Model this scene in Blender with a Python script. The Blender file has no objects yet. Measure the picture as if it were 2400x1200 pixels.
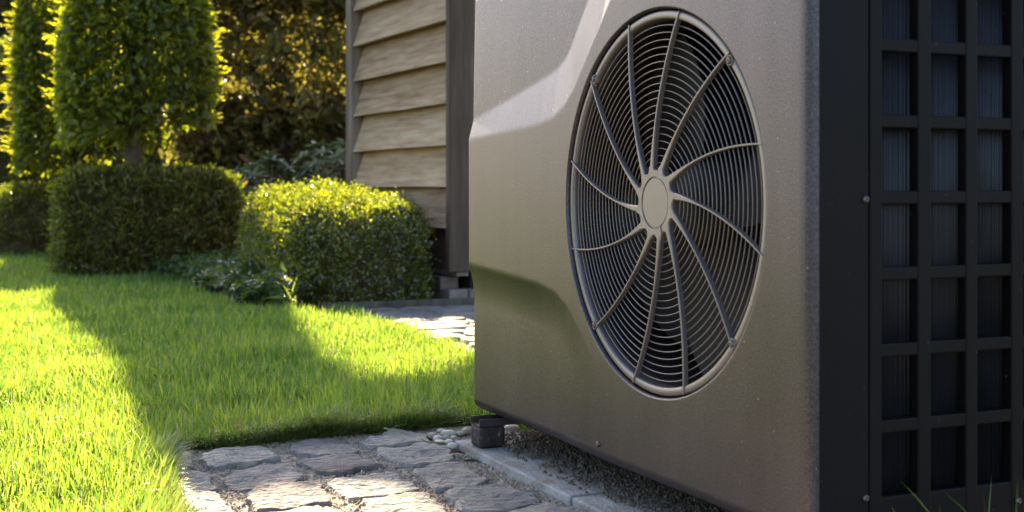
import bpy, bmesh, math, random
import numpy as np
from mathutils import Vector, noise as mnoise

random.seed(11)
rng = np.random.default_rng(11)
R = math.radians
SC = bpy.context.scene
COL = SC.collection

# ------------------------------------------------------------------ camera, sky, sun, exposure
F_PX, CX, HOR, CAM_H = 3041.0, 1200.0, 440.0, 0.5      # photo pixels (2400 wide)
cam_d = bpy.data.cameras.new('camera')
cam = bpy.data.objects.new('camera', cam_d)
COL.objects.link(cam)
cam.location = (0, 0, CAM_H)
cam.rotation_euler = (R(90), 0, 0)
cam_d.sensor_width = 36.0
cam_d.lens = F_PX / 2400 * 36
cam_d.shift_y = -160 / 2400
cam_d.clip_start, cam_d.clip_end = 0.05, 600
cam_d.dof.use_dof = True
cam_d.dof.focus_distance = 2.3
cam_d.dof.aperture_fstop = 7.0
SC.camera = cam

SUN_AZ, SUN_EL = R(19.3), R(29)          # azimuth to the left of the view axis
world = bpy.data.worlds.new('World')
SC.world = world
world.use_nodes = True
wn = world.node_tree.nodes
bg = wn['Background']
sky = wn.new('ShaderNodeTexSky')
sky.sky_type = 'NISHITA'
sky.sun_disc = False
sky.sun_elevation = SUN_EL
sky.sun_rotation = -SUN_AZ
sky.air_density, sky.dust_density, sky.ozone_density = 1.0, 1.6, 1.0
world.node_tree.links.new(sky.outputs[0], bg.inputs[0])
bg.inputs[1].default_value = 0.088

sun_d = bpy.data.lights.new('sun', 'SUN')
sun_d.energy, sun_d.angle, sun_d.color = 5.0, R(0.53), (1.0, 0.84, 0.57)
sun = bpy.data.objects.new('sun', sun_d)
COL.objects.link(sun)
sdir = Vector((-math.sin(SUN_AZ) * math.cos(SUN_EL), math.cos(SUN_AZ) * math.cos(SUN_EL), math.sin(SUN_EL)))
sun.rotation_euler = sdir.to_track_quat('Z', 'Y').to_euler()
sun.location = (-6, 14, 12)

SC.view_settings.view_transform = 'Standard'
SC.view_settings.look = 'None'
SC.view_settings.gamma = 1.0
SC.view_settings.exposure = 2.35
SC.cycles.use_denoising = True
SC.cycles.adaptive_threshold = 0.004
SC.cycles.max_bounces = 8
SC.cycles.transmission_bounces = 4
SC.cycles.diffuse_bounces = 4
SC.cycles.sample_clamp_indirect = 4.0
SC.render.film_transparent = False

# ------------------------------------------------------------------ small helpers
def gp(px, py, h=0.0):
    """photo pixel -> point on the level plane z = h"""
    y = (CAM_H - h) * F_PX / (py - HOR)
    return ((px - CX) / F_PX * y, y)

def at(px, py, y):
    """photo pixel -> point at depth y"""
    return Vector(((px - CX) / F_PX * y, y, CAM_H - (py - HOR) / F_PX * y))

def tag(o, label=None, cat=None, group=None, kind=None):
    if label: o['label'] = label
    if cat: o['category'] = cat
    if group: o['group'] = group
    if kind: o['kind'] = kind
    return o

def empty(name, loc=(0, 0, 0), rz=0.0):
    o = bpy.data.objects.new(name, None)
    o.location = loc
    o.rotation_euler = (0, 0, rz)
    o.empty_display_size = 0.1
    COL.objects.link(o)
    return o

def link(name, me, mat=None, parent=None, loc=None, rot=None):
    o = bpy.data.objects.new(name, me)
    if mat and not me.materials:
        me.materials.append(mat)
    COL.objects.link(o)
    if parent: o.parent = parent
    if loc is not None: o.location = loc
    if rot is not None: o.rotation_euler = rot
    return o

def fast_mesh(name, co, faces, attrs=None, smooth=False):
    me = bpy.data.meshes.new(name)
    co = np.ascontiguousarray(co, dtype=np.float32)
    faces = np.ascontiguousarray(faces, dtype=np.int32)
    n, k = faces.shape
    me.vertices.add(len(co))
    me.vertices.foreach_set('co', co.ravel())
    me.loops.add(n * k)
    me.loops.foreach_set('vertex_index', faces.ravel())
    me.polygons.add(n)
    me.polygons.foreach_set('loop_start', np.arange(n, dtype=np.int32) * k)
    me.update(calc_edges=True)
    if smooth:
        me.polygons.foreach_set('use_smooth', np.ones(n, dtype=bool))
    for key, val in (attrs or {}).items():
        a = me.attributes.new(key, 'FLOAT', 'POINT')
        a.data.foreach_set('value', np.ascontiguousarray(val, dtype=np.float32))
    return me

def pmesh(name, verts, faces, smooth=False):
    me = bpy.data.meshes.new(name)
    me.from_pydata([tuple(v) for v in verts], [], faces)
    me.update()
    if smooth:
        me.polygons.foreach_set('use_smooth', np.ones(len(me.polygons), dtype=bool))
    return me

def box_mesh(name, x0, x1, y0, y1, z0, z1, bevel=0.0, seg=2):
    bm = bmesh.new()
    bmesh.ops.create_cube(bm, size=1)
    for v in bm.verts:
        v.co = Vector(((x0 + x1) / 2 + v.co.x * (x1 - x0), (y0 + y1) / 2 + v.co.y * (y1 - y0), (z0 + z1) / 2 + v.co.z * (z1 - z0)))
    if bevel:
        bmesh.ops.bevel(bm, geom=bm.edges[:], offset=bevel, segments=seg, affect='EDGES', profile=0.5)
    me = bpy.data.meshes.new(name)
    bm.to_mesh(me); bm.free()
    return me

def lathe_mesh(name, prof, n=96, cap_first=False, cap_last=False, smooth=True):
    """profile [(radius, y)] turned about the local y axis"""
    k = len(prof)
    a = np.linspace(0, 2 * math.pi, n, endpoint=False)
    v = []
    for r, y in prof:
        for t in a:
            v.append((r * math.cos(t), y, r * math.sin(t)))
    f = []
    for i in range(k - 1):
        for j in range(n):
            j2 = (j + 1) % n
            f.append((i * n + j, i * n + j2, (i + 1) * n + j2, (i + 1) * n + j))
    if cap_first: f.append(tuple(range(n)))
    if cap_last: f.append(tuple(range((k - 1) * n, k * n))[::-1])
    return pmesh(name, v, f, smooth)

def wob(p, s, seed=0.0):
    """cheap smooth noise on an (n,3) array, about -1..1"""
    x, y, z = p[:, 0] * s + seed, p[:, 1] * s + seed * 1.7, p[:, 2] * s - seed * 0.6
    return (np.sin(x * 1.3 + 1.7 * np.sin(y * 0.9 + z * 0.4)) + np.sin(y * 1.7 + 1.3 * np.sin(z * 1.1 + x * 0.5)) + np.sin(z * 1.5 + 1.5 * np.sin(x * 0.8 - y * 0.6))) / 3

def unit(v):
    return v / np.maximum(np.linalg.norm(v, axis=1, keepdims=True), 1e-9)

def inside(px, py, poly):
    res = np.zeros(len(px), bool)
    n = len(poly)
    for i in range(n):
        x1, y1 = poly[i]; x2, y2 = poly[(i + 1) % n]
        c = ((y1 > py) != (y2 > py)) & (px < (x2 - x1) * (py - y1) / ((y2 - y1) + 1e-12) + x1)
        res ^= c
    return res

# ------------------------------------------------------------------ materials
def new_mat(name):
    m = bpy.data.materials.new(name)
    m.use_nodes = True
    nt = m.node_tree
    return m, nt, nt.nodes, nt.links, nt.nodes['Principled BSDF']

def ramp(nodes, pts, interp='LINEAR'):
    r = nodes.new('ShaderNodeValToRGB')
    r.color_ramp.interpolation = interp
    el = r.color_ramp.elements
    while len(el) < len(pts): el.new(0.5)
    for e, (p, c) in zip(el, pts):
        e.position = p
        e.color = (*c, 1) if len(c) == 3 else c
    return r

def leaf_mat(name, cols, tcols, rough=0.45, tfac=0.5, spec=0.5):
    m, nt, nd, lk, bs = new_mat(name)
    at_ = nd.new('ShaderNodeAttribute'); at_.attribute_name = 'rnd'
    r1, r2 = ramp(nd, cols), ramp(nd, tcols)
    lk.new(at_.outputs['Fac'], r1.inputs[0]); lk.new(at_.outputs['Fac'], r2.inputs[0])
    lk.new(r1.outputs[0], bs.inputs['Base Color'])
    bs.inputs['Roughness'].default_value = rough
    bs.inputs['Specular IOR Level'].default_value = spec
    tr = nd.new('ShaderNodeBsdfTranslucent'); lk.new(r2.outputs[0], tr.inputs[0])
    mx = nd.new('ShaderNodeMixShader'); mx.inputs[0].default_value = tfac
    lk.new(bs.outputs[0], mx.inputs[1]); lk.new(tr.outputs[0], mx.inputs[2])
    lk.new(mx.outputs[0], nd['Material Output'].inputs[0])
    return m

def rough_mat(name, pts, scale=8.0, rough=0.8, bump=0.3, bscale=None, detail=8, tint=0.0, dist=0.004, spec=0.3, coord='Object', stretch=None, metallic=0.0):
    """noise-coloured rough surface; tint: how far the object's own random number shifts the ramp"""
    m, nt, nd, lk, bs = new_mat(name)
    tc = nd.new('ShaderNodeTexCoord')
    src = tc.outputs[coord]
    oi = nd.new('ShaderNodeObjectInfo')
    add = nd.new('ShaderNodeVectorMath'); add.operation = 'ADD'
    comb = nd.new('ShaderNodeCombineXYZ')
    mul = nd.new('ShaderNodeMath'); mul.operation = 'MULTIPLY'; mul.inputs[1].default_value = 37.0
    lk.new(oi.outputs['Random'], mul.inputs[0])
    for i in range(3): lk.new(mul.outputs[0], comb.inputs[i])
    lk.new(src, add.inputs[0]); lk.new(comb.outputs[0], add.inputs[1])
    vec = add.outputs[0]
    if stretch:
        mp = nd.new('ShaderNodeMapping'); mp.inputs['Scale'].default_value = stretch
        lk.new(vec, mp.inputs[0]); vec = mp.outputs[0]
    n1 = nd.new('ShaderNodeTexNoise'); n1.inputs['Scale'].default_value = scale; n1.inputs['Detail'].default_value = detail
    n1.inputs['Roughness'].default_value = 0.62
    lk.new(vec, n1.inputs['Vector'])
    fac = n1.outputs['Fac']
    if tint:
        t1 = nd.new('ShaderNodeMath'); t1.operation = 'MULTIPLY_ADD'
        lk.new(oi.outputs['Random'], t1.inputs[0]); t1.inputs[1].default_value = tint; t1.inputs[2].default_value = -tint / 2
        t2 = nd.new('ShaderNodeMath'); t2.operation = 'ADD'; t2.use_clamp = True
        lk.new(fac, t2.inputs[0]); lk.new(t1.outputs[0], t2.inputs[1]); fac = t2.outputs[0]
    rp = ramp(nd, pts); lk.new(fac, rp.inputs[0]); lk.new(rp.outputs[0], bs.inputs['Base Color'])
    bs.inputs['Roughness'].default_value = rough
    bs.inputs['Specular IOR Level'].default_value = spec
    bs.inputs['Metallic'].default_value = metallic
    if bump:
        n2 = nd.new('ShaderNodeTexNoise'); n2.inputs['Scale'].default_value = bscale or scale * 3; n2.inputs['Detail'].default_value = 6
        lk.new(vec, n2.inputs['Vector'])
        b = nd.new('ShaderNodeBump'); b.inputs['Strength'].default_value = bump; b.inputs['Distance'].default_value = dist
        lk.new(n2.outputs['Fac'], b.inputs['Height']); lk.new(b.outputs[0], bs.inputs['Normal'])
    return m

M = {}
M['grass'] = leaf_mat('grass_blades',
    [(0, (0.032, 0.085, 0.024)), (0.5, (0.076, 0.160, 0.042)), (0.86, (0.125, 0.205, 0.062)), (0.93, (0.22, 0.17, 0.08)), (1, (0.30, 0.24, 0.13))],
    [(0, (0.12, 0.26, 0.022)), (0.5, (0.36, 0.50, 0.04)), (0.86, (0.62, 0.66, 0.07)), (0.93, (0.38, 0.30, 0.10)), (1, (0.42, 0.34, 0.18))], 0.28, 0.48)
M['hornbeam'] = leaf_mat('hornbeam_leaves',
    [(0, (0.045, 0.050, 0.014)), (0.5, (0.115, 0.130, 0.030)), (0.94, (0.22, 0.23, 0.05)), (1, (0.30, 0.16, 0.10))],
    [(0, (0.15, 0.20, 0.005)), (0.6, (0.36, 0.42, 0.008)), (0.94, (0.60, 0.56, 0.015)), (1, (0.70, 0.40, 0.2))], 0.34, 0.48)
M['yew'] = leaf_mat('yew_needles',
    [(0, (0.075, 0.052, 0.018)), (0.5, (0.165, 0.140, 0.036)), (0.92, (0.28, 0.27, 0.068)), (1, (0.26, 0.14, 0.07))],
    [(0, (0.10, 0.14, 0.008)), (0.6, (0.28, 0.34, 0.012)), (0.92, (0.48, 0.48, 0.02)), (1, (0.40, 0.24, 0.06))], 0.38, 0.42)
M['box'] = leaf_mat('box_leaves',
    [(0, (0.062, 0.050, 0.024)), (0.5, (0.130, 0.118, 0.044)), (0.93, (0.23, 0.21, 0.07)), (1, (0.25, 0.14, 0.07))],
    [(0, (0.14, 0.19, 0.006)), (0.6, (0.40, 0.46, 0.01)), (0.93, (0.74, 0.70, 0.03)), (1, (0.66, 0.42, 0.08))], 0.2, 0.45, 1.0)
M['hedge'] = leaf_mat('tall_hedge_leaves',
    [(0, (0.045, 0.036, 0.014)), (0.5, (0.17, 0.145, 0.045)), (0.85, (0.28, 0.26, 0.07)), (1, (0.30, 0.17, 0.07))],
    [(0, (0.12, 0.10, 0.015)), (0.5, (0.28, 0.24, 0.035)), (0.85, (0.42, 0.38, 0.05)), (1, (0.45, 0.27, 0.08))], 0.5, 0.45)
M['rhodo'] = leaf_mat('rhododendron_leaves',
    [(0, (0.075, 0.095, 0.045)), (0.6, (0.13, 0.155, 0.08)), (1, (0.18, 0.20, 0.11))],
    [(0, (0.06, 0.1, 0.02)), (1, (0.2, 0.26, 0.05))], 0.38, 0.2)
M['cover'] = leaf_mat('ground_cover_leaves',
    [(0, (0.028, 0.052, 0.026)), (0.6, (0.06, 0.10, 0.048)), (1, (0.11, 0.155, 0.075))],
    [(0, (0.10, 0.17, 0.02)), (1, (0.32, 0.40, 0.04))], 0.34, 0.35, 0.5)
M['strap'] = leaf_mat('strap_leaves',
    [(0, (0.06, 0.11, 0.02)), (1, (0.11, 0.15, 0.03))], [(0, (0.3, 0.4, 0.02)), (1, (0.45, 0.48, 0.04))], 0.4, 0.5)
M['twigs'] = rough_mat('dark_twigs', [(0.3, (0.045, 0.035, 0.016)), (0.7, (0.11, 0.08, 0.035))], 30, 0.9, 0.4)
M['bark'] = rough_mat('bark', [(0.3, (0.05, 0.04, 0.03)), (0.7, (0.13, 0.11, 0.085))], 24, 0.85, 0.6, stretch=(1, 1, 0.25))
M['soil'] = rough_mat('soil', [(0.3, (0.035, 0.024, 0.016)), (0.7, (0.085, 0.06, 0.04))], 14, 0.95, 0.6, dist=0.01)
M['lawn'] = rough_mat('lawn_soil', [(0.3, (0.020, 0.026, 0.008)), (0.7, (0.05, 0.055, 0.018))], 20, 0.95, 0.6, dist=0.008)
M['sand'] = rough_mat('joint_sand', [(0.25, (0.19, 0.145, 0.11)), (0.5, (0.32, 0.255, 0.20)), (0.75, (0.44, 0.36, 0.28))], 90, 0.95, 0.8, 220, dist=0.004)
M['gravel'] = rough_mat('gravel_crumbs', [(0.3, (0.19, 0.14, 0.105)), (0.7, (0.46, 0.37, 0.28))], 120, 0.9, 0.3)
M['cobble'] = rough_mat('cobble_stone', [(0.18, (0.100, 0.075, 0.070)), (0.40, (0.185, 0.148, 0.136)), (0.56, (0.215, 0.192, 0.178)), (0.82, (0.33, 0.285, 0.235))], 14, 0.8, 1.0, 60, tint=0.55, dist=0.016, spec=0.4, stretch=(0.8, 1.5, 1.0))
M['path'] = rough_mat('path_stone', [(0.25, (0.12, 0.098, 0.09)), (0.5, (0.20, 0.168, 0.152)), (0.78, (0.31, 0.265, 0.23))], 9, 0.7, 0.6, 30, tint=0.25, dist=0.008)
M['slab'] = rough_mat('concrete_slab', [(0.28, (0.15, 0.115, 0.085)), (0.45, (0.24, 0.215, 0.195)), (0.58, (0.31, 0.30, 0.29)), (0.8, (0.42, 0.42, 0.41))], 11, 0.85, 0.8, 130, dist=0.005)
M['pebble'] = rough_mat('pebble', [(0.2, (0.26, 0.19, 0.14)), (0.45, (0.42, 0.36, 0.29)), (0.8, (0.6, 0.55, 0.47))], 18, 0.5, 0.2, tint=0.6)
M['brick'] = rough_mat('plinth_brick', [(0.25, (0.13, 0.09, 0.08)), (0.75, (0.26, 0.19, 0.17))], 20, 0.85, 0.5, tint=0.3)
M['wood'] = rough_mat('weathered_wood', [(0.25, (0.15, 0.080, 0.042)), (0.42, (0.32, 0.195, 0.112)), (0.58, (0.43, 0.29, 0.18)), (0.8, (0.54, 0.41, 0.28))], 7, 0.75, 0.5, 16, tint=0.22, dist=0.004, stretch=(0.5, 5, 6.5))
M['wood_front'] = rough_mat('weathered_wood_front', [(0.25, (0.15, 0.080, 0.042)), (0.42, (0.32, 0.195, 0.112)), (0.58, (0.43, 0.29, 0.18)), (0.8, (0.54, 0.41, 0.28))], 7, 0.75, 0.5, 16, tint=0.22, dist=0.004, stretch=(5, 0.5, 6.5))
M['post'] = rough_mat('post_wood', [(0.25, (0.10, 0.07, 0.05)), (0.5, (0.19, 0.14, 0.105)), (0.8, (0.34, 0.28, 0.23))], 6, 0.75, 0.5, 18, stretch=(3, 3, 0.3))
M['post_shaded'] = rough_mat('shaded_post_wood', [(0.25, (0.05, 0.03, 0.02)), (0.5, (0.10, 0.062, 0.042)), (0.8, (0.19, 0.14, 0.11))], 6, 0.75, 0.5, 18, stretch=(3, 3, 0.3))  # darker copy of the post wood: shade on the near post put into colour
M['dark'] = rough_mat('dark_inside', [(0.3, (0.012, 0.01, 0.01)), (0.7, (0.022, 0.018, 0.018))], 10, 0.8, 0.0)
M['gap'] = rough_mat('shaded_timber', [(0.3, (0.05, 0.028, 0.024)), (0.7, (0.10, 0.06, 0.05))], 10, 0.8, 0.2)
M['roof'] = rough_mat('roof_felt', [(0.3, (0.05, 0.045, 0.04)), (0.7, (0.09, 0.08, 0.07))], 25, 0.9, 0.3)
M['moss'] = rough_mat('moss', [(0.3, (0.08, 0.10, 0.015)), (0.7, (0.22, 0.24, 0.03))], 90, 0.95, 0.8)
M['dryleaf'] = rough_mat('dry_leaf', [(0.3, (0.10, 0.05, 0.035)), (0.7, (0.22, 0.13, 0.09))], 60, 0.7, 0.3)
M['rubber'] = rough_mat('foot_rubber', [(0.42, (0.022, 0.016, 0.017)), (0.62, (0.04, 0.028, 0.028)), (0.70, (0.26, 0.20, 0.17))], 70, 0.65, 0.3, 120)
M['render_wall'] = rough_mat('house_render', [(0.3, (0.30, 0.34, 0.40)), (0.7, (0.38, 0.42, 0.48))], 3, 0.8, 0.1)
M['fascia'] = rough_mat('house_fascia', [(0.3, (0.42, 0.40, 0.37)), (0.7, (0.5, 0.48, 0.45))], 3, 0.6, 0.1)
M['tile_roof'] = rough_mat('house_roof', [(0.3, (0.10, 0.07, 0.06)), (0.7, (0.16, 0.11, 0.09))], 6, 0.8, 0.3)

def paint(name, base, rough, bump=0.25, metallic=0.0, spec=0.5, bscale=520, vary=0.12, grain=0.0):
    m, nt, nd, lk, bs = new_mat(name)
    tc = nd.new('ShaderNodeTexCoord')
    n1 = nd.new('ShaderNodeTexNoise'); n1.inputs['Scale'].default_value = 5; n1.inputs['Detail'].default_value = 5
    lk.new(tc.outputs['Object'], n1.inputs['Vector'])
    lo = tuple(c * (1 - vary) for c in base); hi = tuple(c * (1 + vary) for c in base)
    rp = ramp(nd, [(0.3, lo), (0.7, hi)]); lk.new(n1.outputs['Fac'], rp.inputs[0])
    # specks of dust
    n3 = nd.new('ShaderNodeTexNoise'); n3.inputs['Scale'].default_value = 170; n3.inputs['Detail'].default_value = 1
    lk.new(tc.outputs['Object'], n3.inputs['Vector'])
    sp = ramp(nd, [(0.775, (0, 0, 0)), (0.80, (1, 1, 1))]); lk.new(n3.outputs['Fac'], sp.inputs[0])
    mx = nd.new('ShaderNodeMixRGB'); mx.inputs[2].default_value = (0.36, 0.32, 0.27, 1) if base[0] > 0.06 else (0.07, 0.06, 0.055, 1)
    lk.new(sp.outputs[0], mx.inputs[0]); lk.new(rp.outputs[0], mx.inputs[1])
    col = mx.outputs[0]
    if grain:
        # grain of the coating, faint run marks and grime
        n4 = nd.new('ShaderNodeTexNoise'); n4.inputs['Scale'].default_value = 380; n4.inputs['Detail'].default_value = 3
        lk.new(tc.outputs['Object'], n4.inputs['Vector'])
        mp = nd.new('ShaderNodeMapping'); mp.inputs['Scale'].default_value = (26, 26, 1.6)
        lk.new(tc.outputs['Object'], mp.inputs[0])
        n5 = nd.new('ShaderNodeTexNoise'); n5.inputs['Scale'].default_value = 1.0; n5.inputs['Detail'].default_value = 6
        lk.new(mp.outputs[0], n5.inputs['Vector'])
        g1 = nd.new('ShaderNodeMapRange'); g1.inputs['From Min'].default_value = 0.3; g1.inputs['From Max'].default_value = 0.7
        g1.inputs['To Min'].default_value = 1 - grain; g1.inputs['To Max'].default_value = 1 + grain
        lk.new(n4.outputs['Fac'], g1.inputs['Value'])
        g2 = nd.new('ShaderNodeMapRange'); g2.inputs['From Min'].default_value = 0.3; g2.inputs['From Max'].default_value = 0.7
        g2.inputs['To Min'].default_value = 0.93; g2.inputs['To Max'].default_value = 1.05
        lk.new(n5.outputs['Fac'], g2.inputs['Value'])
        gm = nd.new('ShaderNodeMath'); gm.operation = 'MULTIPLY'
        lk.new(g1.outputs[0], gm.inputs[0]); lk.new(g2.outputs[0], gm.inputs[1])
        vm = nd.new('ShaderNodeVectorMath'); vm.operation = 'SCALE'
        lk.new(col, vm.inputs[0]); lk.new(gm.outputs[0], vm.inputs['Scale'])
        col = vm.outputs[0]
    lk.new(col, bs.inputs['Base Color'])
    bs.inputs['Metallic'].default_value = metallic
    bs.inputs['Specular IOR Level'].default_value = spec
    r2 = nd.new('ShaderNodeMapRange'); r2.inputs['To Min'].default_value = rough - 0.05; r2.inputs['To Max'].default_value = rough + 0.07
    lk.new(n1.outputs['Fac'], r2.inputs['Value']); lk.new(r2.outputs[0], bs.inputs['Roughness'])
    n2 = nd.new('ShaderNodeTexNoise'); n2.inputs['Scale'].default_value = bscale; n2.inputs['Detail'].default_value = 2
    lk.new(tc.outputs['Object'], n2.inputs['Vector'])
    b = nd.new('ShaderNodeBump'); b.inputs['Strength'].default_value = bump; b.inputs['Distance'].default_value = 0.0012
    lk.new(n2.outputs['Fac'], b.inputs['Height']); lk.new(b.outputs[0], bs.inputs['Normal'])
    return m

M['front'] = paint('brown_grey_powder_coat', (0.075, 0.064, 0.071), 0.36, 0.36, 0.85, bscale=700, grain=0.38)
M['grille'] = paint('grille_plastic', (0.165, 0.143, 0.140), 0.38, 0.2, 0.45, bscale=700, vary=0.08)
M['side'] = paint('black_powder_coat', (0.0075, 0.0055, 0.006), 0.5, 0.3, 0.0, 0.12, vary=0.25)
M['screw'] = paint('screw_steel', (0.12, 0.105, 0.105), 0.4, 0.0, 0.9, vary=0.1)
M['fins'] = paint('coil_fins', (0.042, 0.041, 0.050), 0.42, 0.2, 0.6, bscale=300, vary=0.5)
M['rail'] = paint('rail_steel', (0.07, 0.055, 0.056), 0.4, 0.1, 0.5)
M['fan'] = paint('fan_plastic', (0.010, 0.007, 0.007), 0.6, 0.1, 0.0, 0.2)

# ------------------------------------------------------------------ foliage generators
def leaf_cloud(P, D, U, L, W, rnd, fold=0.25, kind=6, curl=0.15):
    """leaves rooted at P, pointing along D, face normal near U, length L, width W"""
    n = len(P)
    D = unit(D)
    S = unit(np.cross(D, U))
    N = unit(np.cross(S, D))
    L = L[:, None]; W = W[:, None]
    if kind == 4:
        v = np.stack([P, P + D * L * 0.5 + S * W * 0.5 + N * W * fold, P + D * L - N * L * curl, P + D * L * 0.5 - S * W * 0.5 + N * W * fold], 1)
        f = np.array([[0, 1, 2], [0, 2, 3]])
    else:
        v = np.stack([P, P + D * L * 0.3 + S * W * 0.45 + N * W * fold, P + D * L * 0.68 + S * W * 0.4 + N * (W * fold - L * curl * 0.4), P + D * L - N * L * curl,
                      P + D * L * 0.68 - S * W * 0.4 + N * (W * fold - L * curl * 0.4), P + D * L * 0.3 - S * W * 0.45 + N * W * fold], 1)
        f = np.array([[0, 1, 2], [0, 2, 3], [0, 3, 4], [0, 4, 5]])
    k = v.shape[1]
    faces = (f[None] + (np.arange(n) * k)[:, None, None]).reshape(-1, 3)
    return v.reshape(-1, 3), faces, np.repeat(rnd, k)

def superbox(n, half, p=5.0, skip_bottom=True):
    """points and outward normals on a rounded box"""
    a, b, c = half
    areas = np.array([b * c, b * c, a * c, a * c, a * b, 0.0 if skip_bottom else a * b])
    face = rng.choice(6, n, p=areas / areas.sum())
    q = rng.uniform(-1, 1, (n, 3))
    ax = face // 2
    q[np.arange(n), ax] = np.where(face % 2 == 0, 1, -1)
    if skip_bottom:
        q[:, 2] = np.where(face == 4, 1, q[:, 2])
    s = (np.abs(q) ** p).sum(1) ** (-1 / p)
    q = q * s[:, None]
    nr = np.sign(q) * np.abs(q) ** (p - 1) / np.array(half)
    return q * np.array(half), unit(nr)

def rot2(v, ang):
    c, s = math.cos(ang), math.sin(ang)
    o = v.copy()
    o[:, 0] = v[:, 0] * c - v[:, 1] * s
    o[:, 1] = v[:, 0] * s + v[:, 1] * c
    return o

def core_mesh(name, half, p, ang, centre, shrink, lump, seed):
    bm = bmesh.new()
    bmesh.ops.create_icosphere(bm, subdivisions=4, radius=1)
    q = np.array([v.co[:] for v in bm.verts])
    s = (np.abs(q) ** p).sum(1) ** (-1 / p)
    q = q * s[:, None] * (np.array(half) - shrink)
    q *= 1 + lump * wob(q, 9, seed)[:, None]
    q = rot2(q, ang) + np.array(centre)
    for v, c in zip(bm.verts, q): v.co = c
    me = bpy.data.meshes.new(name); bm.to_mesh(me); bm.free()
    return me

def tube_mesh(name, paths, seg=7):
    """paths: list of [(point, radius), ...] joined in one mesh"""
    V, Fc = [], []
    for path in paths:
        base = len(V)
        for i, (p, r) in enumerate(path):
            a = Vector(path[max(i - 1, 0)][0]); b = Vector(path[min(i + 1, len(path) - 1)][0])
            d = (b - a).normalized()
            x = d.orthogonal().normalized(); y = d.cross(x)
            for j in range(seg):
                t = 2 * math.pi * j / seg
                V.append(Vector(p) + (x * math.cos(t) + y * math.sin(t)) * r)
        for i in range(len(path) - 1):
            for j in range(seg):
                j2 = (j + 1) % seg
                Fc.append((base + i * seg + j, base + i * seg + j2, base + (i + 1) * seg + j2, base + (i + 1) * seg + j))
        Fc.append(tuple(range(base, base + seg))[::-1])
        Fc.append(tuple(range(base + (len(path) - 1) * seg, base + len(path) * seg)))
    return pmesh(name, V, Fc, True)

def clipped_block(name, centre, half, ang, n, L, W, mat, label, cat, p=6.0, lump=0.03, seed=0.0, group=None, tilt=None, kind=4, shell=0.05, up=0.35, spread=0.012, dimple=0.016):
    """a clipped evergreen: short stem, dark inside of twigs, leaves on the shell"""
    root = empty(name, (centre[0], centre[1], 0))
    tag(root, label, cat, group)
    off = np.array([0, 0, centre[2]])
    kc = 9
    nc = n // kc
    q, nr = superbox(nc, half, p)
    q = q * (1 + lump * wob(q, 10, seed))[:, None] + nr * (dimple * wob(q, 46, seed + 1) + 0.6 * dimple * wob(q, 90, seed + 2))[:, None]
    if tilt is not None: q[:, 2] += tilt(q)
    q = q - nr * rng.exponential(shell * 0.6, nc)[:, None] + nr * (rng.random(nc) ** 9 * shell * 1.1)[:, None]
    ax = nr + rng.normal(0, 0.45, (nc, 3)) + np.array([0, 0, up])
    crnd = rng.normal(0, 0.19, nc)
    n = nc * kc
    q, nr, ax = np.repeat(q, kc, 0), np.repeat(nr, kc, 0), unit(np.repeat(ax, kc, 0))
    q = q + rng.normal(0, spread, (n, 3)) + ax * (rng.uniform(-1, 1, n) * spread * 1.6)[:, None]
    D = ax + rng.normal(0, 0.55, (n, 3))
    U = nr * 0.6 + np.array([0, 0, 0.6]) + rng.normal(0, 0.5, (n, 3))
    q, D, U = rot2(q, ang) + off, rot2(D, ang), rot2(U, ang)
    q[:, 2] = np.maximum(q[:, 2], 0.01)
    rnd = np.clip(rng.beta(1.8, 1.8, n) * 0.7 + np.repeat(crnd, kc) + 0.10 * wob(q, 9, seed + 3) + (rng.random(n) < 0.04) * 0.35, 0, 1)
    v, f, r = leaf_cloud(q, D, U, rng.uniform(*L, n), rng.uniform(*W, n), rnd, kind=kind)
    o = link('leaves', fast_mesh('leaves', v, f, {'rnd': r}), M[mat], root); o['kind'] = 'stuff'
    me = core_mesh('inner_twigs', half, p, ang, off, shell * 1.1 + dimple, lump, seed)
    if tilt is not None:
        co = np.empty(len(me.vertices) * 3, np.float32); me.vertices.foreach_get('co', co); co = co.reshape(-1, 3)
        loc = rot2(co - off, -ang); co[:, 2] += tilt(loc); me.vertices.foreach_set('co', co.ravel())
    link('inner_twigs', me, M['twigs'], root)
    return root

# ------------------------------------------------------------------ the setting: ground, lawn, beds, paving
def sheet(name, pts, z, mat, kind='structure', lump=0.0, step=None):
    bm = bmesh.new()
    vs = [bm.verts.new((x, y, z)) for x, y in pts]
    bm.faces.new(vs)
    me = bpy.data.meshes.new(name); bm.to_mesh(me); bm.free()
    o = link(name, me, mat)
    o['kind'] = kind
    return o

M['earth'] = rough_mat('mossy_earth', [(0.3, (0.04, 0.038, 0.018)), (0.5, (0.06, 0.055, 0.024)), (0.72, (0.085, 0.062, 0.04))], 2.2, 0.95, 0.6, 20, dist=0.02)
sheet('ground', [(-200, -60), (200, -60), (200, 300), (-200, 300)], -0.045, M['earth'])

UD = Vector((-0.408, 0.913, 0)).normalized()           # direction of unit front and of the path
cob_edge = [gp(398, 1330), gp(396, 1200), gp(390, 1140), gp(372, 1090), gp(366, 1066), gp(420, 1052), gp(560, 1041), gp(690, 1027), gp(850, 1013), gp(960, 1003), gp(1080, 988)]
lawn_poly = [(-9, 1.2), (-0.75, 1.2)] + cob_edge + [(0.03, 2.66), (0.36, 2.70), (0.10, 3.3), (-0.155, 3.92), (-0.38, 4.55), (-0.63, 5.10), gp(690, 738), gp(640, 734), gp(560, 722), gp(480, 692), gp(440, 656), gp(360, 643), gp(130, 643), gp(104, 615), (-3.0, 9.2), (-3.9, 9.5), (-9, 9.8)]
sheet('lawn', lawn_poly, -0.008, M['lawn'])

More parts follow.
